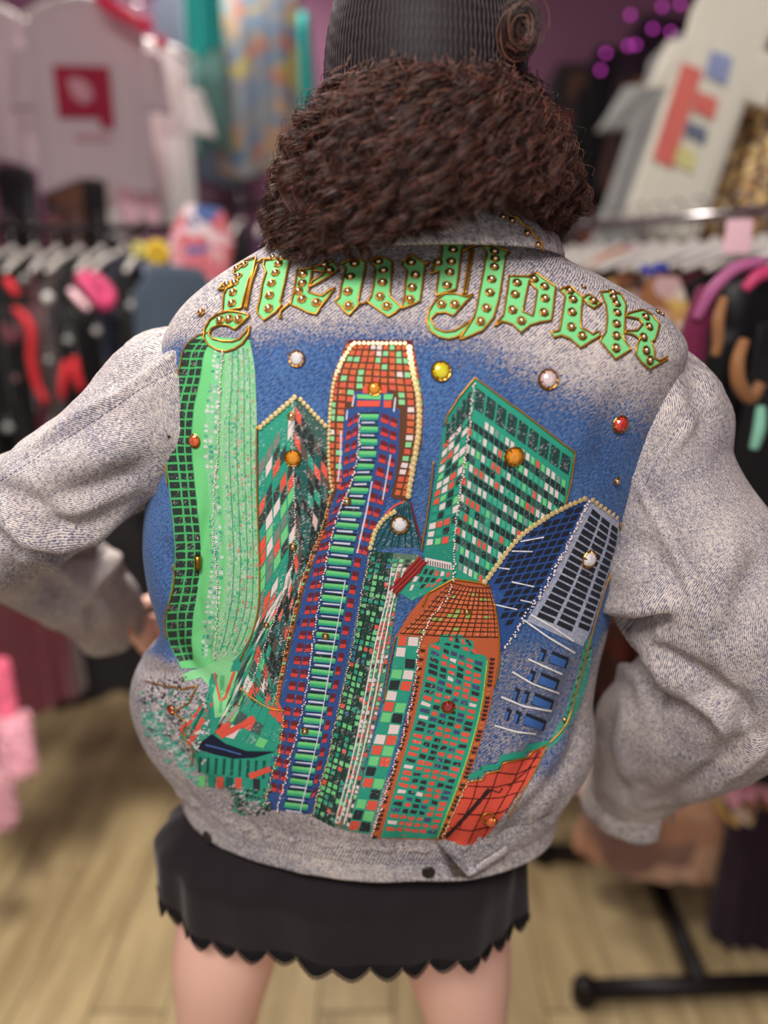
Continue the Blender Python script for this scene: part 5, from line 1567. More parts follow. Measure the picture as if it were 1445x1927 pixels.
M_WHITEPL = simple_mat('white_plastic', (222, 218, 212), 0.35, 0, 0.04, 10, spec=0.5)
M_GREYPL = simple_mat('grey_plastic', (128, 126, 126), 0.35, 0, 0.04, 10, spec=0.5)

def garment_mesh(w, h, th, seed, neck=0.16, flare=1.0, ripple=0.012, drop=0.07, hemwave=0.02, n=56, rows=26, strap=False):
    r_ = random.Random(seed)
    k1, k2 = r_.choice([5, 6, 7]), r_.choice([9, 11, 13]); p1, p2 = r_.random() * 6, r_.random() * 6
    vs_ = []
    for i in range(rows):
        f = i / (rows - 1)
        s = min(1, f / 0.12)
        if f < 0.12: half = neck / 2 + (w / 2 - neck / 2) * s ** 0.9
        else: half = w / 2 * (0.94 + (flare - 0.94) * ((f - 0.12) / 0.88)) + (0.03 * w * math.exp(-((f - 0.12) / 0.06) ** 2))
        z = -drop * s if f < 0.12 else -drop - (h - drop) * (f - 0.12) / 0.88
        t = th / 2 * (0.35 + 0.65 * min(1, f / 0.3))
        for j in range(n):
            a = 2 * PI * j / n
            c, sn = math.cos(a), math.sin(a)
            x = half * math.copysign(abs(c) ** 0.75, c); y = t * math.copysign(abs(sn) ** 0.6, sn)
            y += ripple * f * (math.sin(k1 * x / w * 6 + p1) + 0.6 * math.sin(k2 * x / w * 6 + p2 + f * 2))
            zz = z - (hemwave * f ** 6 * math.sin(x / w * 7 + p1))
            vs_.append((x, y, zz))
    fs = grid_faces(rows, n, True) + [tuple(range(n - 1, -1, -1))]
    return mesh_from('garment', vs_, fs, True)
def sleeve_mesh(w, side, length, r0, out, th=0.5):
    """a limp short or long sleeve hanging from the shoulder end"""
    vs_ = []; n = 20; rows = 9
    for i in range(rows):
        f = i / (rows - 1)
        cx = side * (w / 2 * 0.92 + out * f); cz = -0.125 - length * f
        rr = r0 * (1 - 0.12 * f)
        for j in range(n):
            a = 2 * PI * j / n
            vs_.append((cx + rr * math.cos(a) * (1.0 if out > 0.05 else 0.8), rr * th * math.sin(a) * 0.55 + 0.004 * math.sin(5 * f + j), cz + rr * 0.55 * side * -math.cos(a) * (out / (length + 0.02))))
    return mesh_from('sleeve', vs_, grid_faces(rows, n, True) + [tuple(range(n - 1, -1, -1)), tuple((rows - 1) * n + j for j in range(n))], True)
def hanger_mesh(w):
    mb = MB()
    hk = [(0, 0, -0.02), (0, 0, 0.035)] + [(0.017 * math.sin(a) + 0.0, 0, 0.055 - 0.02 * math.cos(a)) for a in np.linspace(0.3, 4.4, 12)]
    mb.tube(hk, 0.0022, 6, 1)
    mb.tube([(-w / 2, 0, -0.075), (-w * 0.3, 0, -0.045), (0, 0, -0.02), (w * 0.3, 0, -0.045), (w / 2, 0, -0.075)], [0.006, 0.008, 0.009, 0.008, 0.006], 6, 0)
    mb.ball((0, 0, -0.018), 0.012, 0, 8, 5)
    return mesh_from('clothes_hanger', mb.v, mb.f, True, None, mb.m)
HM = {0.34: hanger_mesh(0.34), 0.40: hanger_mesh(0.40)}
def hang(loc, rz, label, mat=M_WHITEPL, w=0.34, group='clothes hangers on the rails', tilt=0.0):
    o = bpy.data.objects.new('clothes_hanger', HM[w].copy() if mat is not M_WHITEPL else HM[w]); COL.objects.link(o)
    if len(o.data.materials) == 0:
        o.data.materials.append(mat); o.data.materials.append(M_CHROME)
    o.location = loc; o.rotation_euler = (0, tilt, rz)
    tag(o, label, 'hanger', group)
    return o
def garment(name, cat, label, loc, rz, w, h, th, mat, seed, sleeves=None, smat=None, tilt=0.0, tiltx=0.0, group=None, **kw):
    o = link(name, garment_mesh(w, h, th, seed, **kw), mat)
    o.location = loc; o.rotation_euler = (tiltx, tilt, rz)
    tag(o, label, cat, group)
    if sleeves:
        L_, r0, out = sleeves
        for sd in (-1, 1):
            link('sleeve', sleeve_mesh(w, sd, L_, r0, out), smat or mat, o)
    return o
def flat_patch(parent, name, pts, y, mat, label=None, th=0.002, subdiv=1):
    """thin printed or sewn-on piece on the front (-Y side) of a garment, local x/z outline"""
    n = len(pts); vs_ = [(x, y, z) for x, z in pts] + [(x, y + th, z) for x, z in pts]
    fs = [tuple(range(n)), tuple(range(2 * n - 1, n - 1, -1))] + [(i, n + i, n + (i + 1) % n, (i + 1) % n) for i in range(n)]
    o = link(name, mesh_from(name, vs_, fs, False), mat, parent)
    if label: o['label'] = label
    return o
def rect(x0, z0, x1, z1): return [(x0, z0), (x1, z0), (x1, z1), (x0, z1)]

W_PINKGREY = fab('washed_pink_cotton', (190, 172, 178), var=0.06, scale=4)
W_WHITE = fab('white_cotton', (226, 224, 220), var=0.05, scale=4)
W_GREY = fab('heather_grey_cotton', (158, 160, 158), var=0.15, scale=40)
BLK = fab('black_cotton', (24, 22, 25), var=0.3, scale=20)
BLK2 = fab('black_satin', (20, 18, 22), 0.4, 0.3, 12)
RED = fab('red_cloth', (190, 34, 44), 0.6)
WINE = fab('wine_velvet', (84, 20, 34), 0.7, sheen=0.4)
PINK = fab('hot_pink_satin', (196, 62, 108), 0.4)
LPINK = fab('pale_pink_satin', (240, 196, 206), 0.4, 0.08)
MAUVE = fab('mauve_ribbon', (176, 96, 142), 0.45)
TEAL = fab('teal_jersey', (40, 166, 160), 0.7, 0.1)
TAN = pattern_fab('tan_printed_canvas', [(196, 152, 122), (206, 164, 134), (188, 140, 112), (200, 158, 128), (150, 116, 104), (210, 172, 146)], 9)
GOLDSEQ = pattern_fab('gold_sequin_cloth', [(150, 110, 52), (90, 66, 44), (190, 150, 84), (60, 50, 44), (130, 92, 60), (212, 186, 130)], 60, 0.35, 0.5)
FLORAL = pattern_fab('tan_floral_print', [(190, 140, 84), (214, 196, 180), (150, 96, 58), (196, 160, 160), (90, 62, 50), (206, 170, 92)], 26)
COMIC = pattern_fab('bright_comic_print', [(112, 120, 124), (92, 108, 128), (146, 120, 96), (124, 128, 130), (150, 136, 78), (146, 94, 78), (110, 112, 118)], 20)
STRIPY = pattern_fab('red_white_blue_print', [(206, 176, 182), (188, 96, 106), (204, 190, 194), (66, 88, 140), (206, 166, 176), (190, 120, 126)], 26)
REDGOLD = pattern_fab('red_gold_brocade', [(110, 16, 30), (30, 18, 24), (186, 146, 70), (90, 14, 26), (40, 20, 26)], 22)
BROWN = pattern_fab('brown_print', [(70, 44, 38), (40, 30, 32), (96, 60, 44), (30, 24, 28), (110, 50, 40)], 12)
REDINK = fab('dark_red_ink', (150, 30, 58), 0.8)

# --- tee shirts hung high on the left
def hung_tee(px, py, Y, w, h, label, mat, seed, rz=0.0, tilt=0.0, sl=(0.13, 0.075, 0.07), th=0.05, hanger_label=None, **kw):
    p = at(px, py, Y)
    o = garment('tee_shirt', 'tee shirt', label, p, rz, w, h, th, mat, seed, sl, None, tilt, **kw)
    return o, p
t1, p1 = hung_tee(152, 0, 2.45, 0.335, 0.475, 'faded pink tee shirt with a dark red square print, hung on the left', W_PINKGREY, 11, math.radians(6), sl=(0.15, 0.065, 0.025), ripple=0.006)
yb = -0.036
flat_patch(t1, 'print', rect(-0.085, -0.170, 0.065, -0.190), yb, REDINK, 'dark red square graphic')
flat_patch(t1, 'print', rect(-0.085, -0.190, -0.060, -0.300), yb, REDINK)
flat_patch(t1, 'print', rect(0.028, -0.190, 0.065, -0.325), yb, REDINK)
flat_patch(t1, 'print', rect(-0.060, -0.190, 0.028, -0.300), yb, REDINK)
flat_patch(t1, 'print', [(-0.05, -0.205), (-0.02, -0.198), (0.01, -0.215), (0.018, -0.250), (-0.01, -0.266), (-0.04, -0.248)], yb - 0.003, fab('pale_red_ink', (190, 140, 150)))
flat_patch(t1, 'print', rect(-0.045, -0.342, 0.055, -0.356), yb, fab('pale_red_ink', (190, 140, 150)), 'small faded line of lettering')
t0, _ = hung_tee(-55, 10, 2.62, 0.37, 0.44, 'faded pink tee shirt cut off by the left edge', W_PINKGREY, 12, math.radians(-8), sl=(0.14, 0.08, 0.05), ripple=0.006)
t2, _ = hung_tee(264, 82, 2.66, 0.29, 0.54, 'plain white tee shirt behind the faded pink tee', W_WHITE, 13, math.radians(-4), sl=(0.13, 0.06, 0.045), ripple=0.010)
t3 = garment('camisole', 'camisole', 'pale pink satin camisole peeping out below the faded pink tee', at(252, 255, 2.56), 0, 0.13, 0.26, 0.03, LPINK, 14, ripple=0.008, neck=0.1)
# rail that carries them and the hangers
def rail(name, a, b, r, mat, label, cat='rail'):
    mb = MB(); mb.tube([a, b], r, 10); o = mb.build(name, mat); tag(o, label, cat); return o
zr = at(168, -75, 2.5).z
rail('wall_rail', (-1.55, 2.5, zr + 0.06), (-0.35, 2.5, zr + 0.06), 0.011, M_CHROME, 'chrome rail high on the left that carries the tee shirts')
for o_, nm in ((t1, 'white hanger inside the faded pink tee with red print'), (t0, 'white hanger inside the tee at the left edge'), (t2, 'white hanger inside the plain white tee')):
    hang((o_.location.x, o_.location.y, o_.location.z + 0.03), o_.rotation_euler.z, nm, group='hangers of the tee shirts')
# garland of hot pink puffs
gar = empty('puff_garland', at(240, 20, 2.35)); tag(gar, 'garland of hot pink puffs draped over the pink tee collar', 'garland')
for k, (px, py) in enumerate(((185, -14), (196, 4), (208, 14), (222, 20), (236, 28), (250, 38), (264, 46), (277, 48), (302, 80))):
    q = at(px, py, 2.33) - gar.location
    mb = MB()
    for _ in range(26):
        d = Vector((random.gauss(0, 1), random.gauss(0, 1), random.gauss(0, 1))).normalized()
        mb.tube([q, q + d * 0.012, q + d * random.uniform(0.016, 0.024)], [0.006, 0.005, 0.002], 5)
    mb.build('puff', fab('hot_pink_plush', (226, 48, 92), 0.8), gar)
# printed grey tee with teal sleeves and a teal garment beside it
t5, _ = hung_tee(478, -60, 2.95, 0.30, 0.62, 'grey tee shirt covered in a bright comic print, teal sleeves', COMIC, 15, math.radians(5), sl=(0.40, 0.05, 0.03), ripple=0.006)
for ch in t5.children:
    ch.data.materials.clear(); ch.data.materials.append(TEAL)
garment('teal_top', 'top', 'teal top hanging left of the comic print tee', at(372, -150, 2.8), 0.2, 0.12, 0.36, 0.03, TEAL, 16, neck=0.06)
garment('dark_top', 'top', 'dark blue-grey top between the white tee and comic print tee', at(362, -30, 3.14), 0.1, 0.30, 0.66, 0.05, fab('slate_jersey', (40, 44, 56)), 17)
garment('green_top', 'top', 'dull green top showing beside the white tee sleeve', at(388, 60, 2.9), 0.3, 0.12, 0.36, 0.03, fab('mint_jersey', (74, 106, 102)), 18, neck=0.06)

# --- left rack: rail with garments seen edge-on
LR = empty('clothing_rack', (-1.0, 2.2, 0)); tag(LR, 'clothes rack on the left with a black rail, crowded with dark garments', 'clothes rack')
def part_tube(parent, name, pts, r, mat, n=8):
    mb = MB(); mb.tube([Vector(p) - parent.location for p in pts], r, n); return mb.build(name, mat, parent)
part_tube(LR, 'rail', [(-1.75, 2.2, 1.60), (-0.42, 2.2, 1.60)], 0.011, M_BLKMETAL)
for x in (-1.74, -0.44):
    part_tube(LR, 'post', [(x, 2.2, 0.05), (x, 2.2, 1.60)], 0.013, M_CHROME)
    part_tube(LR, 'foot', [(x, 1.95, 0.03), (x, 2.45, 0.03)], 0.018, M_CHROME)
specs = [(-1.36, BLK, 1.05, 'black dress at the left end of the left rack'), (-1.30, WINE, 0.80, 'wine velvet top at the left end of the left rack'), (-1.24, BLK2, 1.10, 'black satin dress next to the wine velvet top'), (-1.18, BLK, 0.95, 'black tunic with a red trim on the left rack'),
         (-1.12, REDGOLD, 1.10, 'red and gold brocade dress on the left rack'), (-1.06, BLK, 1.12, 'long black dress right of the brocade dress'), (-1.00, BLK2, 0.9, 'black satin blouse beside a pink ribbon'), (-0.94, BLK, 1.15, 'longest black dress in the middle of the left rack'), (-0.88, WINE, 1.0, 'wine velvet dress in the middle of the left rack'),
         (-0.82, BLK, 1.08, 'black dress with red straps on the left rack'), (-0.76, BLK2, 1.0, 'black satin slip near the yellow flowers'), (-0.70, fab('navy_cloth', (30, 36, 58)), 0.95, 'navy dress near the right end of the left rack'), (-0.64, BLK, 1.1, 'black coat near the right end of the left rack'), (-0.58, fab('slate_jersey', (40, 44, 56)), 0.9, 'slate top near the right end of the left rack'), (-0.52, BLK, 1.0, 'black dress at the right end of the left rack')]
for k, (x, m_, h, lab) in enumerate(specs):
    zt = 1.53
    garment('hanging_garment', 'garment', lab, (x, 2.2, zt), PI / 2 + random.uniform(-0.03, 0.03), 0.40, h, 0.036, m_, 30 + k, (0.3 + 0.2 * random.random(), 0.055, 0.02), group='garments on the left rack', ripple=0.004)
    hang((x, 2.2, 1.565), PI / 2 + random.uniform(-0.15, 0.15), 'hanger of the ' + lab.split(' on the ')[0] if len(lab.split(' on the ')[0].split()) >= 3 else 'hanger of the ' + lab, M_WHITEPL if k % 3 else M_GREYPL, 0.40, 'hangers on the left rack')
# straps and trims that catch the light there
def ribbon(name, cat, label, pts, w, mat, group=None, r2=None):
    """soft flat strap along pixel points (px, py, Y)"""
    P3 = [at(*p) for p in pts]
    o = empty(name, P3[0])
    C = catmull([tuple(p - P3[0]) for p in P3], 24) if len(P3) > 2 else np.array([tuple(p - P3[0]) for p in P3])
    mb = MB(); mb.tube([Vector(c) for c in C], [w * (0.55 + 0.45 * math.sin(PI * min(1, max(0, (i + 1) / (len(C) + 1)))) ** 0.5) for i in range(len(C))], 8)
    me = mesh_from(name, mb.v, mb.f, True)
    bpy.data.objects.remove(o)
    o = link(name, me, mat); o.location = P3[0]
    tag(o, label, cat, group)
    return o
ribbon('ribbon_loop', 'ribbon', 'hot pink padded ribbon loop on the left rack', [(148, 520, 1.93), (170, 545, 1.92), (200, 575, 1.92), (208, 560, 1.94), (185, 528, 1.95), (155, 515, 1.96)], 0.016, PINK)
ribbon('strap', 'strap', 'pale pink strap beside the hot pink ribbon loop', [(132, 545, 1.93), (150, 565, 1.92), (168, 582, 1.92)], 0.010, LPINK)
ribbon('strap', 'strap', 'bright red strap at the far left of the rack', [(12, 525, 1.93), (22, 540, 1.92), (34, 556, 1.92)], 0.012, RED)
ribbon('strap', 'strap', 'long dark red strap hanging at the left of the rack', [(28, 580, 1.93), (55, 610, 1.92), (60, 680, 1.92), (72, 730, 1.92), (88, 758, 1.92)], 0.012, RED)
ribbon('strap', 'strap', 'red ribbon tail beside another, left of the two', [(124, 680, 1.93), (120, 710, 1.92), (116, 750, 1.92)], 0.012, RED)
ribbon('strap', 'strap', 'red ribbon tail beside another, right of the two', [(140, 672, 1.93), (144, 705, 1.92), (154, 735, 1.92)], 0.012, RED)
ribbon('strap', 'strap', 'dark red strap below the bright red strap', [(8, 610, 1.93), (20, 640, 1.92), (34, 632, 1.92), (38, 600, 1.93)], 0.012, WINE)
for k, (px, py, r, m_, lab) in enumerate(((90, 560, 0.013, W_WHITE, 'silver white bauble left of the pink ribbon loop'), (45, 525, 0.010, W_GREY, 'grey bauble near the red strap'), (248, 575, 0.012, W_GREY, 'grey bauble under the yellow flowers'), (268, 583, 0.012, fab('lime_plastic', (150, 170, 50)), 'lime green bauble under the yellow flowers'), (92, 678, 0.009, W_GREY, 'small grey bauble between red straps'), (128, 640, 0.010, W_GREY, 'grey bauble above the red ribbon tails'), (182, 622, 0.010, W_WHITE, 'white bauble below the pink ribbon loop'), (28, 712, 0.011, fab('dusty_pink', (150, 110, 116)), 'dusty pink bauble beside the long red strap'), (15, 805, 0.012, W_GREY, 'grey bauble low on the left rack'), (100, 800, 0.014, fab('mauve_grey', (120, 96, 108)), 'mauve bauble low on the left rack'))):
    o = empty('bauble', at(px, py, 1.985)); tag(o, lab, 'bauble', 'baubles on the left rack')
    mb = MB(); mb.ball((0, 0, 0), r, 0, 12, 8); mb.build('ball', m_, o); mb = MB(); mb.tube([(0, 0, r * 0.8), (0, 0.01, r + 0.02)], 0.0015, 5); mb.build('cord', M_GREYPL, o)
def flower(px, py, Y, r, mat, label):
    o = empty('fabric_flower', at(px, py, Y)); tag(o, label, 'flower', 'fabric flowers')
    for k in range(8):
        a = 2 * PI * k / 8
        mb = MB(); mb.ball((math.cos(a) * r * 0.62, 0, math.sin(a) * r * 0.62), r * 0.42, 0, 8, 6, (1, 0.4, 1)); mb.build('petal', mat, o)
    mb = MB(); mb.ball((0, -r * 0.15, 0), r * 0.3, 0, 8, 6); mb.build('heart', fab('flower_heart', (150, 110, 30)), o)
YEL = fab('yellow_petal', (204, 172, 50), 0.7)
flower(296, 475, 1.95, 0.030, YEL, 'large yellow fabric flower on the left rack')
flower(262, 470, 1.97, 0.020, fab('pale_yellow_petal', (190, 186, 110), 0.7), 'small pale yellow fabric flower beside the large one')
flower(278, 505, 1.96, 0.016, fab('blue_petal', (110, 130, 160), 0.7), 'small grey-blue fabric flower under the yellow one')
garment('printed_dress', 'dress', 'red, white and blue printed dress at the right end of the left rack', at(385, 388, 1.95), 0.25, 0.15, 0.55, 0.05, STRIPY, 61, tilt=0.12, neck=0.08)
garment('grey_dress', 'dress', 'slate blue dress under the printed dress by the shoulder', at(335, 500, 1.88), 0.2, 0.2, 0.6, 0.05, fab('blue_grey_cloth', (58, 70, 84)), 62, tilt=0.1, neck=0.1)

# --- dark things on the wall behind the left rack
wr = rail('wall_rail', (-2.0, 2.86, 1.86), (-0.85, 2.86, 1.86), 0.010, M_BLKMETAL, 'black rail on the wall behind the left rack')
for k, (x, m_, lab) in enumerate(((-1.90, BLK, 'black shawl at the left end of the wall rail'), (-1.74, WINE, 'wine red shawl on the wall rail below the pink tee'), (-1.58, BROWN, 'brown printed shawl on the wall rail'), (-1.42, REDGOLD, 'red and gold shawl on the wall rail'), (-1.26, BLK2, 'black satin shawl on the wall rail'), (-1.10, BROWN, 'brown shawl under the white tee'), (-0.96, BLK, 'black shawl at the right end of the wall rail'))):
    garment('shawl', 'shawl', lab, (x, 2.86, 1.84), random.uniform(-0.1, 0.1), 0.15, 0.9, 0.05, m_, 200 + k, group='shawls on the wall rail', neck=0.10, drop=0.03)
# --- low things on the left
garment('brocade_skirt', 'skirt', 'red and gold brocade skirt low at the left edge', at(8, 1060, 1.75), 0.2, 0.22, 0.22, 0.06, REDGOLD, 63, neck=0.14)
def boa(px, py, Y, n, label, mat, length, seed, r=0.05):
    """feather boa hanging straight down: a cord and barbs"""
    r_ = random.Random(seed)
    top = at(px, py, Y)
    o = empty('feather_boa', (top.x, top.y, top.z - length)); tag(o, label, 'boa', 'feather boas')
    mb = MB(); mb.tube([(0, 0, length), (0.005, 0, length * 0.5), (0, 0, 0)], 0.008, 8); mb.build('cord', mat, o)
    mb = MB()
    for k in range(n):
        z = r_.uniform(0, length); a = r_.uniform(0, 2 * PI); l = r_.uniform(0.5, 1.0) * r
        d = Vector((math.cos(a), math.sin(a), r_.uniform(-0.7, 0.25)))
        p = Vector((0, 0, z)); q = p + d * l; s = Vector((-math.sin(a), math.cos(a), 0)) * 0.006
        e = q + Vector((0, 0, -0.016))
        mb.add([p - s * 0.4, p + s * 0.4, q + s, q - s, e], [(0, 1, 2, 3), (3, 2, 4)])
    b_ = mb.build('feathers', mat, o); b_['kind'] = 'stuff'
HOTP = fab('hot_pink_feather', (236, 110, 140), 0.9, 0.1)
PALEP = fab('pale_pink_feather', (240, 172, 188), 0.9, 0.1)
boa(22, 1350, 1.62, 2600, 'pale pink feather boa low at the left edge', PALEP, 0.12, 1, 0.042)
boa(-2, 1240, 1.64, 1500, 'hot pink feather boa above the pale pink one', HOTP, 0.15, 2, 0.026)
boa(-8, 1460, 1.5, 1500, 'dusty pink feather boa tip at the bottom left', fab('dusty_pink_feather', (206, 150, 160), 0.9), 0.10, 3, 0.038)
ribbon('price_tag', 'tag', 'white paper strip hanging on the dark garments at left', [(80, 1165, 1.80), (82, 1195, 1.80), (88, 1225, 1.80)], 0.008, W_WHITE)
garment('black_cape', 'cape', 'long black cape hanging low behind the left sleeve', at(150, 880, 1.86), 0.15, 0.34, 0.62, 0.10, BLK, 64)
garment('wine_cape', 'cape', 'dark wine cape hanging low at the left edge', at(20, 1000, 1.70), 0.1, 0.24, 0.44, 0.10, WINE, 65)
# --- rear rail across the back wall
BR_ = empty('clothing_rack', (0.2, 3.0, 0)); tag(BR_, 'black clothes rack along the back wall behind the head', 'clothes rack')
part_tube(BR_, 'rail', [(-0.75, 3.0, 1.72), (1.35, 3.0, 1.72)], 0.012, M_BLKMETAL)
for x in (-0.74, 1.34):
    part_tube(BR_, 'post', [(x, 3.0, 0.04), (x, 3.0, 1.72)], 0.012, M_BLKMETAL); part_tube(BR_, 'foot', [(x, 2.78, 0.03), (x, 3.22, 0.03)], 0.016, M_BLKMETAL)
rs = [(-0.62, BROWN, 'brown printed dress at the left of the back rack'), (-0.52, BLK, 'black dress second from the left of the back rack'), (-0.43, fab('violet_satin', (70, 40, 120), 0.35), 'violet satin dress on the back rack beside the hair'), (-0.33, BROWN, 'brown printed dress just left of the hair'), (-0.23, BLK, 'black dress at the left edge of the curly hair'), (-0.13, WINE, 'wine velvet dress behind the left of the hair'), (0.37, WINE, 'wine velvet dress behind the right of the hair'), (0.46, BLK2, 'black satin dress at the right edge of the hair'), (0.55, BLK, 'black dress just right of the hair'), (0.64, BROWN, 'brown printed dress right of the hair'), (0.73, fab('rust_cloth', (120, 56, 34)), 'rust coloured dress on the back rack'), (0.82, BLK2, 'black satin dress on the back rack'), (0.91, BROWN, 'brown printed dress near the right of the back rack'), (1.0, BLK, 'black dress near the right of the back rack'), (1.09, WINE, 'wine velvet dress near the right of the back rack'), (1.2, BLK, 'black dress at the right end of the back rack')]
for k, (x, m_, lab) in enumerate(rs):
    garment('hanging_garment', 'garment', lab, (x, 3.0, 1.65), PI / 2 + random.uniform(-0.04, 0.04), 0.40, 1.15, 0.05, m_, 80 + k, group='garments on the back rack', ripple=0.006)
    hang((x, 3.0, 1.685), PI / 2, 'hanger of the ' + lab.split(' on the ')[0], M_GREYPL, 0.40, 'hangers on the back rack')
# garments pinned high on the back wall at right, and magenta sequin glints as glowing beads on an added cord
for k, (px, py, w, h, m_, lab) in enumerate(((1090, 120, 0.24, 0.60, BROWN, 'brown printed top high on the back wall right of the cap'), (1165, 90, 0.24, 0.66, BLK, 'black top high on the back wall'), (1250, 30, 0.26, 0.7, fab('dark_plum', (46, 30, 44)), 'dark plum top high on the back wall'), (1210, 150, 0.16, 0.42, pattern_fab('orange_brown_print', [(120, 56, 30), (60, 34, 30), (140, 90, 50), (40, 28, 28)], 14), 'orange and brown scarf hanging on the back wall'))):
    garment('wall_top', 'top', lab, at(px, py, 3.2 - 0.06 * k), random.uniform(-0.2, 0.2), w, h, 0.05, m_, 100 + k, (0.25, 0.05, 0.03), group='tops on the back wall')
m, nt, b = new_mat('magenta_glint')
b.inputs['Base Color'].default_value = lin((200, 60, 190)); b.inputs['Emission Color'].default_value = lin((216, 70, 200)); b.inputs['Emission Strength'].default_value = 2.2  # emission stands in for light glinting off magenta sequins, not a lamp
M_GLINT = m
fl_ = empty('sequin_glints', at(1215, 60, 3.05)); tag(fl_, 'small magenta sequin glints, made as glowing beads, on the dark tops at the back', 'sequin glints')
bp = [(1280, 8), (1246, 12), (1186, 28), (1228, 54), (1196, 84), (1182, 86), (1140, 100), (1130, 132), (1262, 60), (1306, 30)]
part_tube(fl_, 'glint_cord', [at(x, y, 3.04) for x, y in bp], 0.0018, M_BLKMETAL, 5)
for x, y in bp:
    q = at(x, y, 3.04) - fl_.location
    mb = MB(); mb.ball(q, 0.007, 0, 10, 6); mb.build('glint_bead', M_GLINT, fl_)

# --- right: tee shirts on the side, gold sequin jacket
t6 = garment('tee_shirt', 'tee shirt', 'cream white tee shirt with a red and yellow print, upper right', at(1404, -40, 1.9), math.radians(-38), 0.19, 0.53, 0.04, fab('cream_cotton', (232, 230, 214), var=0.04, scale=4), 120, (0.10, 0.05, 0.02), None, math.radians(15), ripple=0.006)
for (x0, z0, x1, z1, m_) in ((-0.065, -0.17, -0.015, -0.38, fab('coral_ink', (226, 120, 110))), (-0.01, -0.14, 0.04, -0.20, fab('soft_blue_ink', (150, 164, 206))), (-0.012, -0.22, 0.04, -0.27, fab('coral_ink', (226, 120, 110))), (-0.01, -0.28, 0.04, -0.32, fab('slate_ink', (110, 120, 140))), (-0.012, -0.33, 0.035, -0.38, fab('pale_yellow_ink', (222, 216, 150)))):
    flat_patch(t6, 'print', [(x0, z0), (x1, z0 - 0.01), (x1 + 0.006, z1), (x0 + 0.004, z1 + 0.012)], -0.032, m_)
t7 = garment('tee_shirt', 'tee shirt', 'grey tee shirt behind the cream white tee, upper right', at(1330, 70, 2.2), math.radians(-40), 0.26, 0.58, 0.04, W_GREY, 121, (0.12, 0.07, 0.05), None, math.radians(16), ripple=0.008)
garment('khaki_top', 'top', 'pale khaki top under the grey tee at right', at(1262, 270, 2.4), math.radians(-25), 0.24, 0.22, 0.04, fab('khaki_cotton', (176, 178, 158), var=0.1), 122, None, None, math.radians(6))
garment('sequin_jacket', 'jacket', 'gold sequin jacket at the upper right edge', at(1470, 130, 2.1), math.radians(-20), 0.26, 0.46, 0.08, GOLDSEQ, 123, (0.3, 0.05, 0.02), None, math.radians(6))
rail('wall_rail', at(1290, -80, 2.35), at(1560, -120, 1.7), 0.011, M_CHROME, 'chrome rail high on the right that carries the tee shirts')

# --- right rack running away from the camera
RA, RB = Vector((0.86, 1.28, 1.60)), Vector((0.50, 2.2, 1.60))
RR_ = empty('clothing_rack', (0.70, 1.6, 0)); tag(RR_, 'black clothes rack on the right with a wide floor frame', 'clothes rack')
part_tube(RR_, 'rail', [RA, RB], 0.013, M_CHROME)
for q in (RA, RB):
    part_tube(RR_, 'post', [(q.x, q.y, 0.05), (q.x, q.y, 1.60)], 0.014, M_BLKMETAL)
def floor_pt(px, py, z=0.03):
    d = ray(px, py); return EYE + d * ((z - CAMZ) / d.z)
f1a, f1b = floor_pt(1100, 1862), floor_pt(1560, 1845); f2a, f2b = floor_pt(1020, 1600), floor_pt(1330, 1605)
part_tube(RR_, 'foot', [f1a, f1b], 0.020, M_BLKMETAL); part_tube(RR_, 'foot', [f2a, f2b], 0.018, M_BLKMETAL)
part_tube(RR_, 'floor_bar', [floor_pt(1215, 1605), floor_pt(1320, 1856)], 0.022, M_BLKMETAL)
part_tube(RR_, 'post', [floor_pt(1500, 1848), RA], 0.014, M_BLKMETAL)
for q in (f1a, f2a):
    mb = MB(); mb.lathe([(0.022, -0.03), (0.027, -0.026), (0.027, 0.012), (0.02, 0.024), (0.006, 0.03)], 14, 0, None, q - RR_.location); mb.build('end_cap', M_BLKMETAL, RR_)
gsp = [(0.02, BLK, 1.0, 'black dress at the near end of the right rack'), (0.14, BLK2, 1.05, 'black satin dress second on the right rack'), (0.26, BLK, 0.9, 'black jacket third on the right rack'), (0.38, WINE, 0.8, 'wine velvet top on the right rack'), (0.50, FLORAL, 0.62, 'tan floral blouse on the right rack'), (0.62, BLK, 0.9, 'black tunic behind the tan floral blouse'), (0.74, BROWN, 0.9, 'brown printed tunic on the right rack'), (0.86, BLK, 1.0, 'black dress near the far end of the right rack'), (0.96, BROWN, 1.0, 'brown printed dress at the far end of the right rack')]
for k, (f, m_, h, lab) in enumerate(gsp):
    q = RA.lerp(RB, f)
    garment('hanging_garment', 'garment', lab, (q.x, q.y, 1.53), random.uniform(-0.05, 0.05), 0.42, h, 0.05, m_, 140 + k, (0.35, 0.055, 0.03), group='garments on the right rack', ripple=0.008)
for k in range(16):
    q = RA.lerp(RB, 0.02 + k * 0.064)
    hang((q.x, q.y, 1.565), random.uniform(-0.1, 0.1), 'pale hanger on the chrome rail of the right rack', M_WHITEPL, 0.40, 'hangers on the right rack')
garment('tag_card', 'card', 'pink card hanging on the rail of the right rack', at(1393, 412, 1.40), -0.2, 0.045, 0.055, 0.004, LPINK, 150, neck=0.03, drop=0.004, ripple=0, hemwave=0)
ribbon('hoop', 'hoop', 'pink and tan padded hoop on the right rack', [(1085, 560, 1.9), (1110, 520, 1.88), (1145, 492, 1.86), (1185, 480, 1.86), (1205, 492, 1.87)], 0.024, pattern_fab('pink_tan_plush', [(196, 150, 112), (206, 140, 150), (186, 130, 96), (206, 160, 180)], 9))
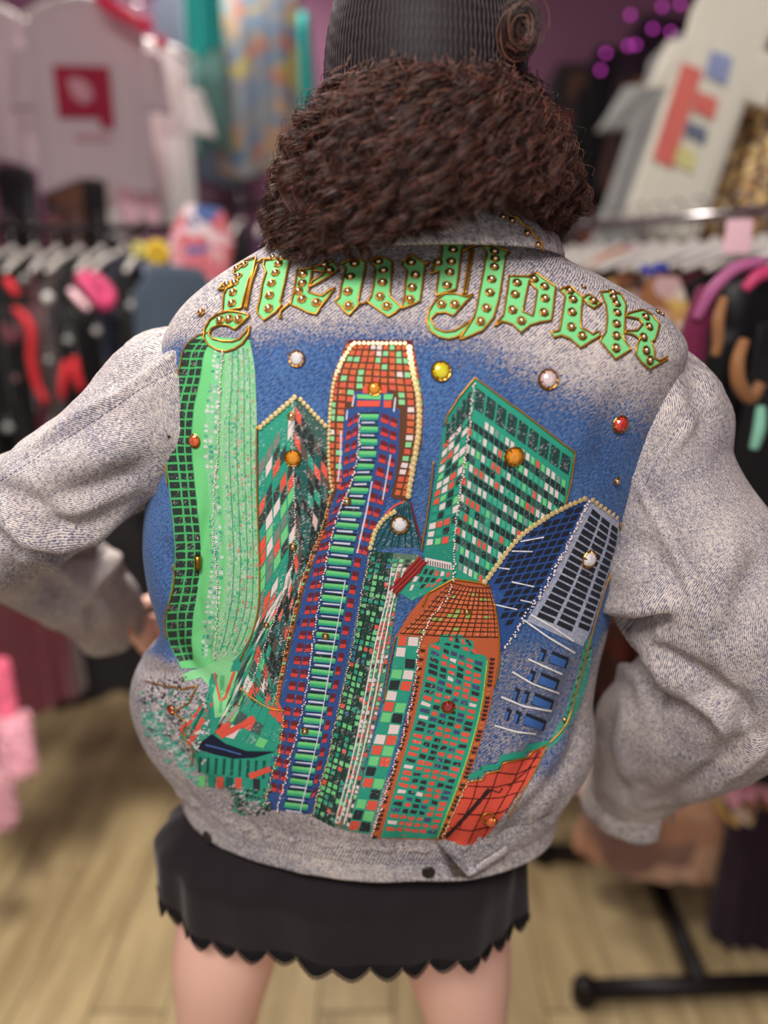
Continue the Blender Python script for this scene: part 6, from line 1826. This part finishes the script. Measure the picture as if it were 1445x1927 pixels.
for k, (px, py) in enumerate(((1212, 506), (1226, 512), (1238, 502), (1250, 505))):
    o = empty('bauble', at(px, py, 1.55)); tag(o, 'blue bauble in a row beside the padded hoop', 'bauble', 'blue baubles on the right rack')
    mb = MB(); mb.ball((0, 0, 0), 0.009, 0, 10, 6); mb.build('ball', fab('cobalt_plastic', (44, 66, 180), 0.3), o)
garment('floral_top', 'top', 'tan and gold floral top right of the padded hoop', at(1250, 520, 1.5), -0.3, 0.11, 0.16, 0.03, FLORAL, 151, neck=0.05)
ribbon('boa_strap', 'strap', 'deep magenta scarf hanging on the right rack', [(1330, 545, 1.2), (1322, 580, 1.19), (1310, 620, 1.19), (1300, 680, 1.19), (1296, 740, 1.2)], 0.022, fab('magenta_gauze', (110, 30, 66), 0.8))
ribbon('ribbon_loop', 'ribbon', 'mauve ribbon arching at the right edge', [(1310, 600, 1.17), (1345, 540, 1.16), (1385, 505, 1.16), (1440, 492, 1.16)], 0.010, MAUVE)
ribbon('ribbon_loop', 'ribbon', 'bright pink ribbon below the mauve ribbon at the right edge', [(1400, 545, 1.14), (1425, 520, 1.14), (1470, 508, 1.14)], 0.010, PINK)
ribbon('hoop', 'hoop', 'tan carved hoop at the right edge', [(1400, 640, 1.13), (1388, 680, 1.12), (1392, 725, 1.12), (1415, 748, 1.13), (1432, 720, 1.13)], 0.011, fab('tan_leather', (150, 104, 66), 0.5))
ribbon('mask_strap', 'strap', 'tan leather strap beside the tan hoop', [(1362, 560, 1.15), (1352, 600, 1.14), (1350, 650, 1.14), (1345, 670, 1.14)], 0.009, fab('tan_leather', (150, 104, 66), 0.5))
ribbon('strap', 'strap', 'pale mint strap hanging at the right edge', [(1432, 765, 1.13), (1428, 810, 1.12), (1418, 845, 1.12)], 0.009, fab('pale_mint', (130, 190, 165), 0.5))
# low right
tb = garment('tote_bag', 'bag', 'tan printed canvas bag hanging low on the right rack', at(1262, 1468, 1.52), math.radians(-8), 0.36, 0.235, 0.10, TAN, 160, None, None, math.radians(7), neck=0.30, drop=0.01, ripple=0.004, hemwave=0.012)
flat_patch(tb, 'pocket', [(-0.15, -0.05), (-0.02, -0.05), (-0.01, -0.16), (-0.14, -0.165)], -0.062, fab('dusty_brown', (140, 108, 100)), 'brown patch pocket')
garment('frilled_scarf', 'scarf', 'tan frilled scarf beside the canvas bag', at(1418, 1450, 1.42), 0.1, 0.13, 0.10, 0.05, FLORAL, 161, neck=0.08, drop=0.02)
garment('pink_plush', 'top', 'pale pink plush top at the right edge under the cuff', at(1440, 1400, 1.36), 0, 0.12, 0.12, 0.06, fab('pink_plush_cloth', (214, 150, 168), 0.9), 162, neck=0.08, drop=0.02)
garment('plum_dress', 'dress', 'dark plum dress hanging low at the right edge', at(1490, 1450, 1.45), 0.1, 0.26, 0.46, 0.08, fab('dark_plum', (46, 30, 44)), 163)
garment('plum_skirt', 'skirt', 'dark brown skirt between the torso and the right sleeve', at(1090, 1080, 1.85), 0.1, 0.40, 0.52, 0.10, BROWN, 164)
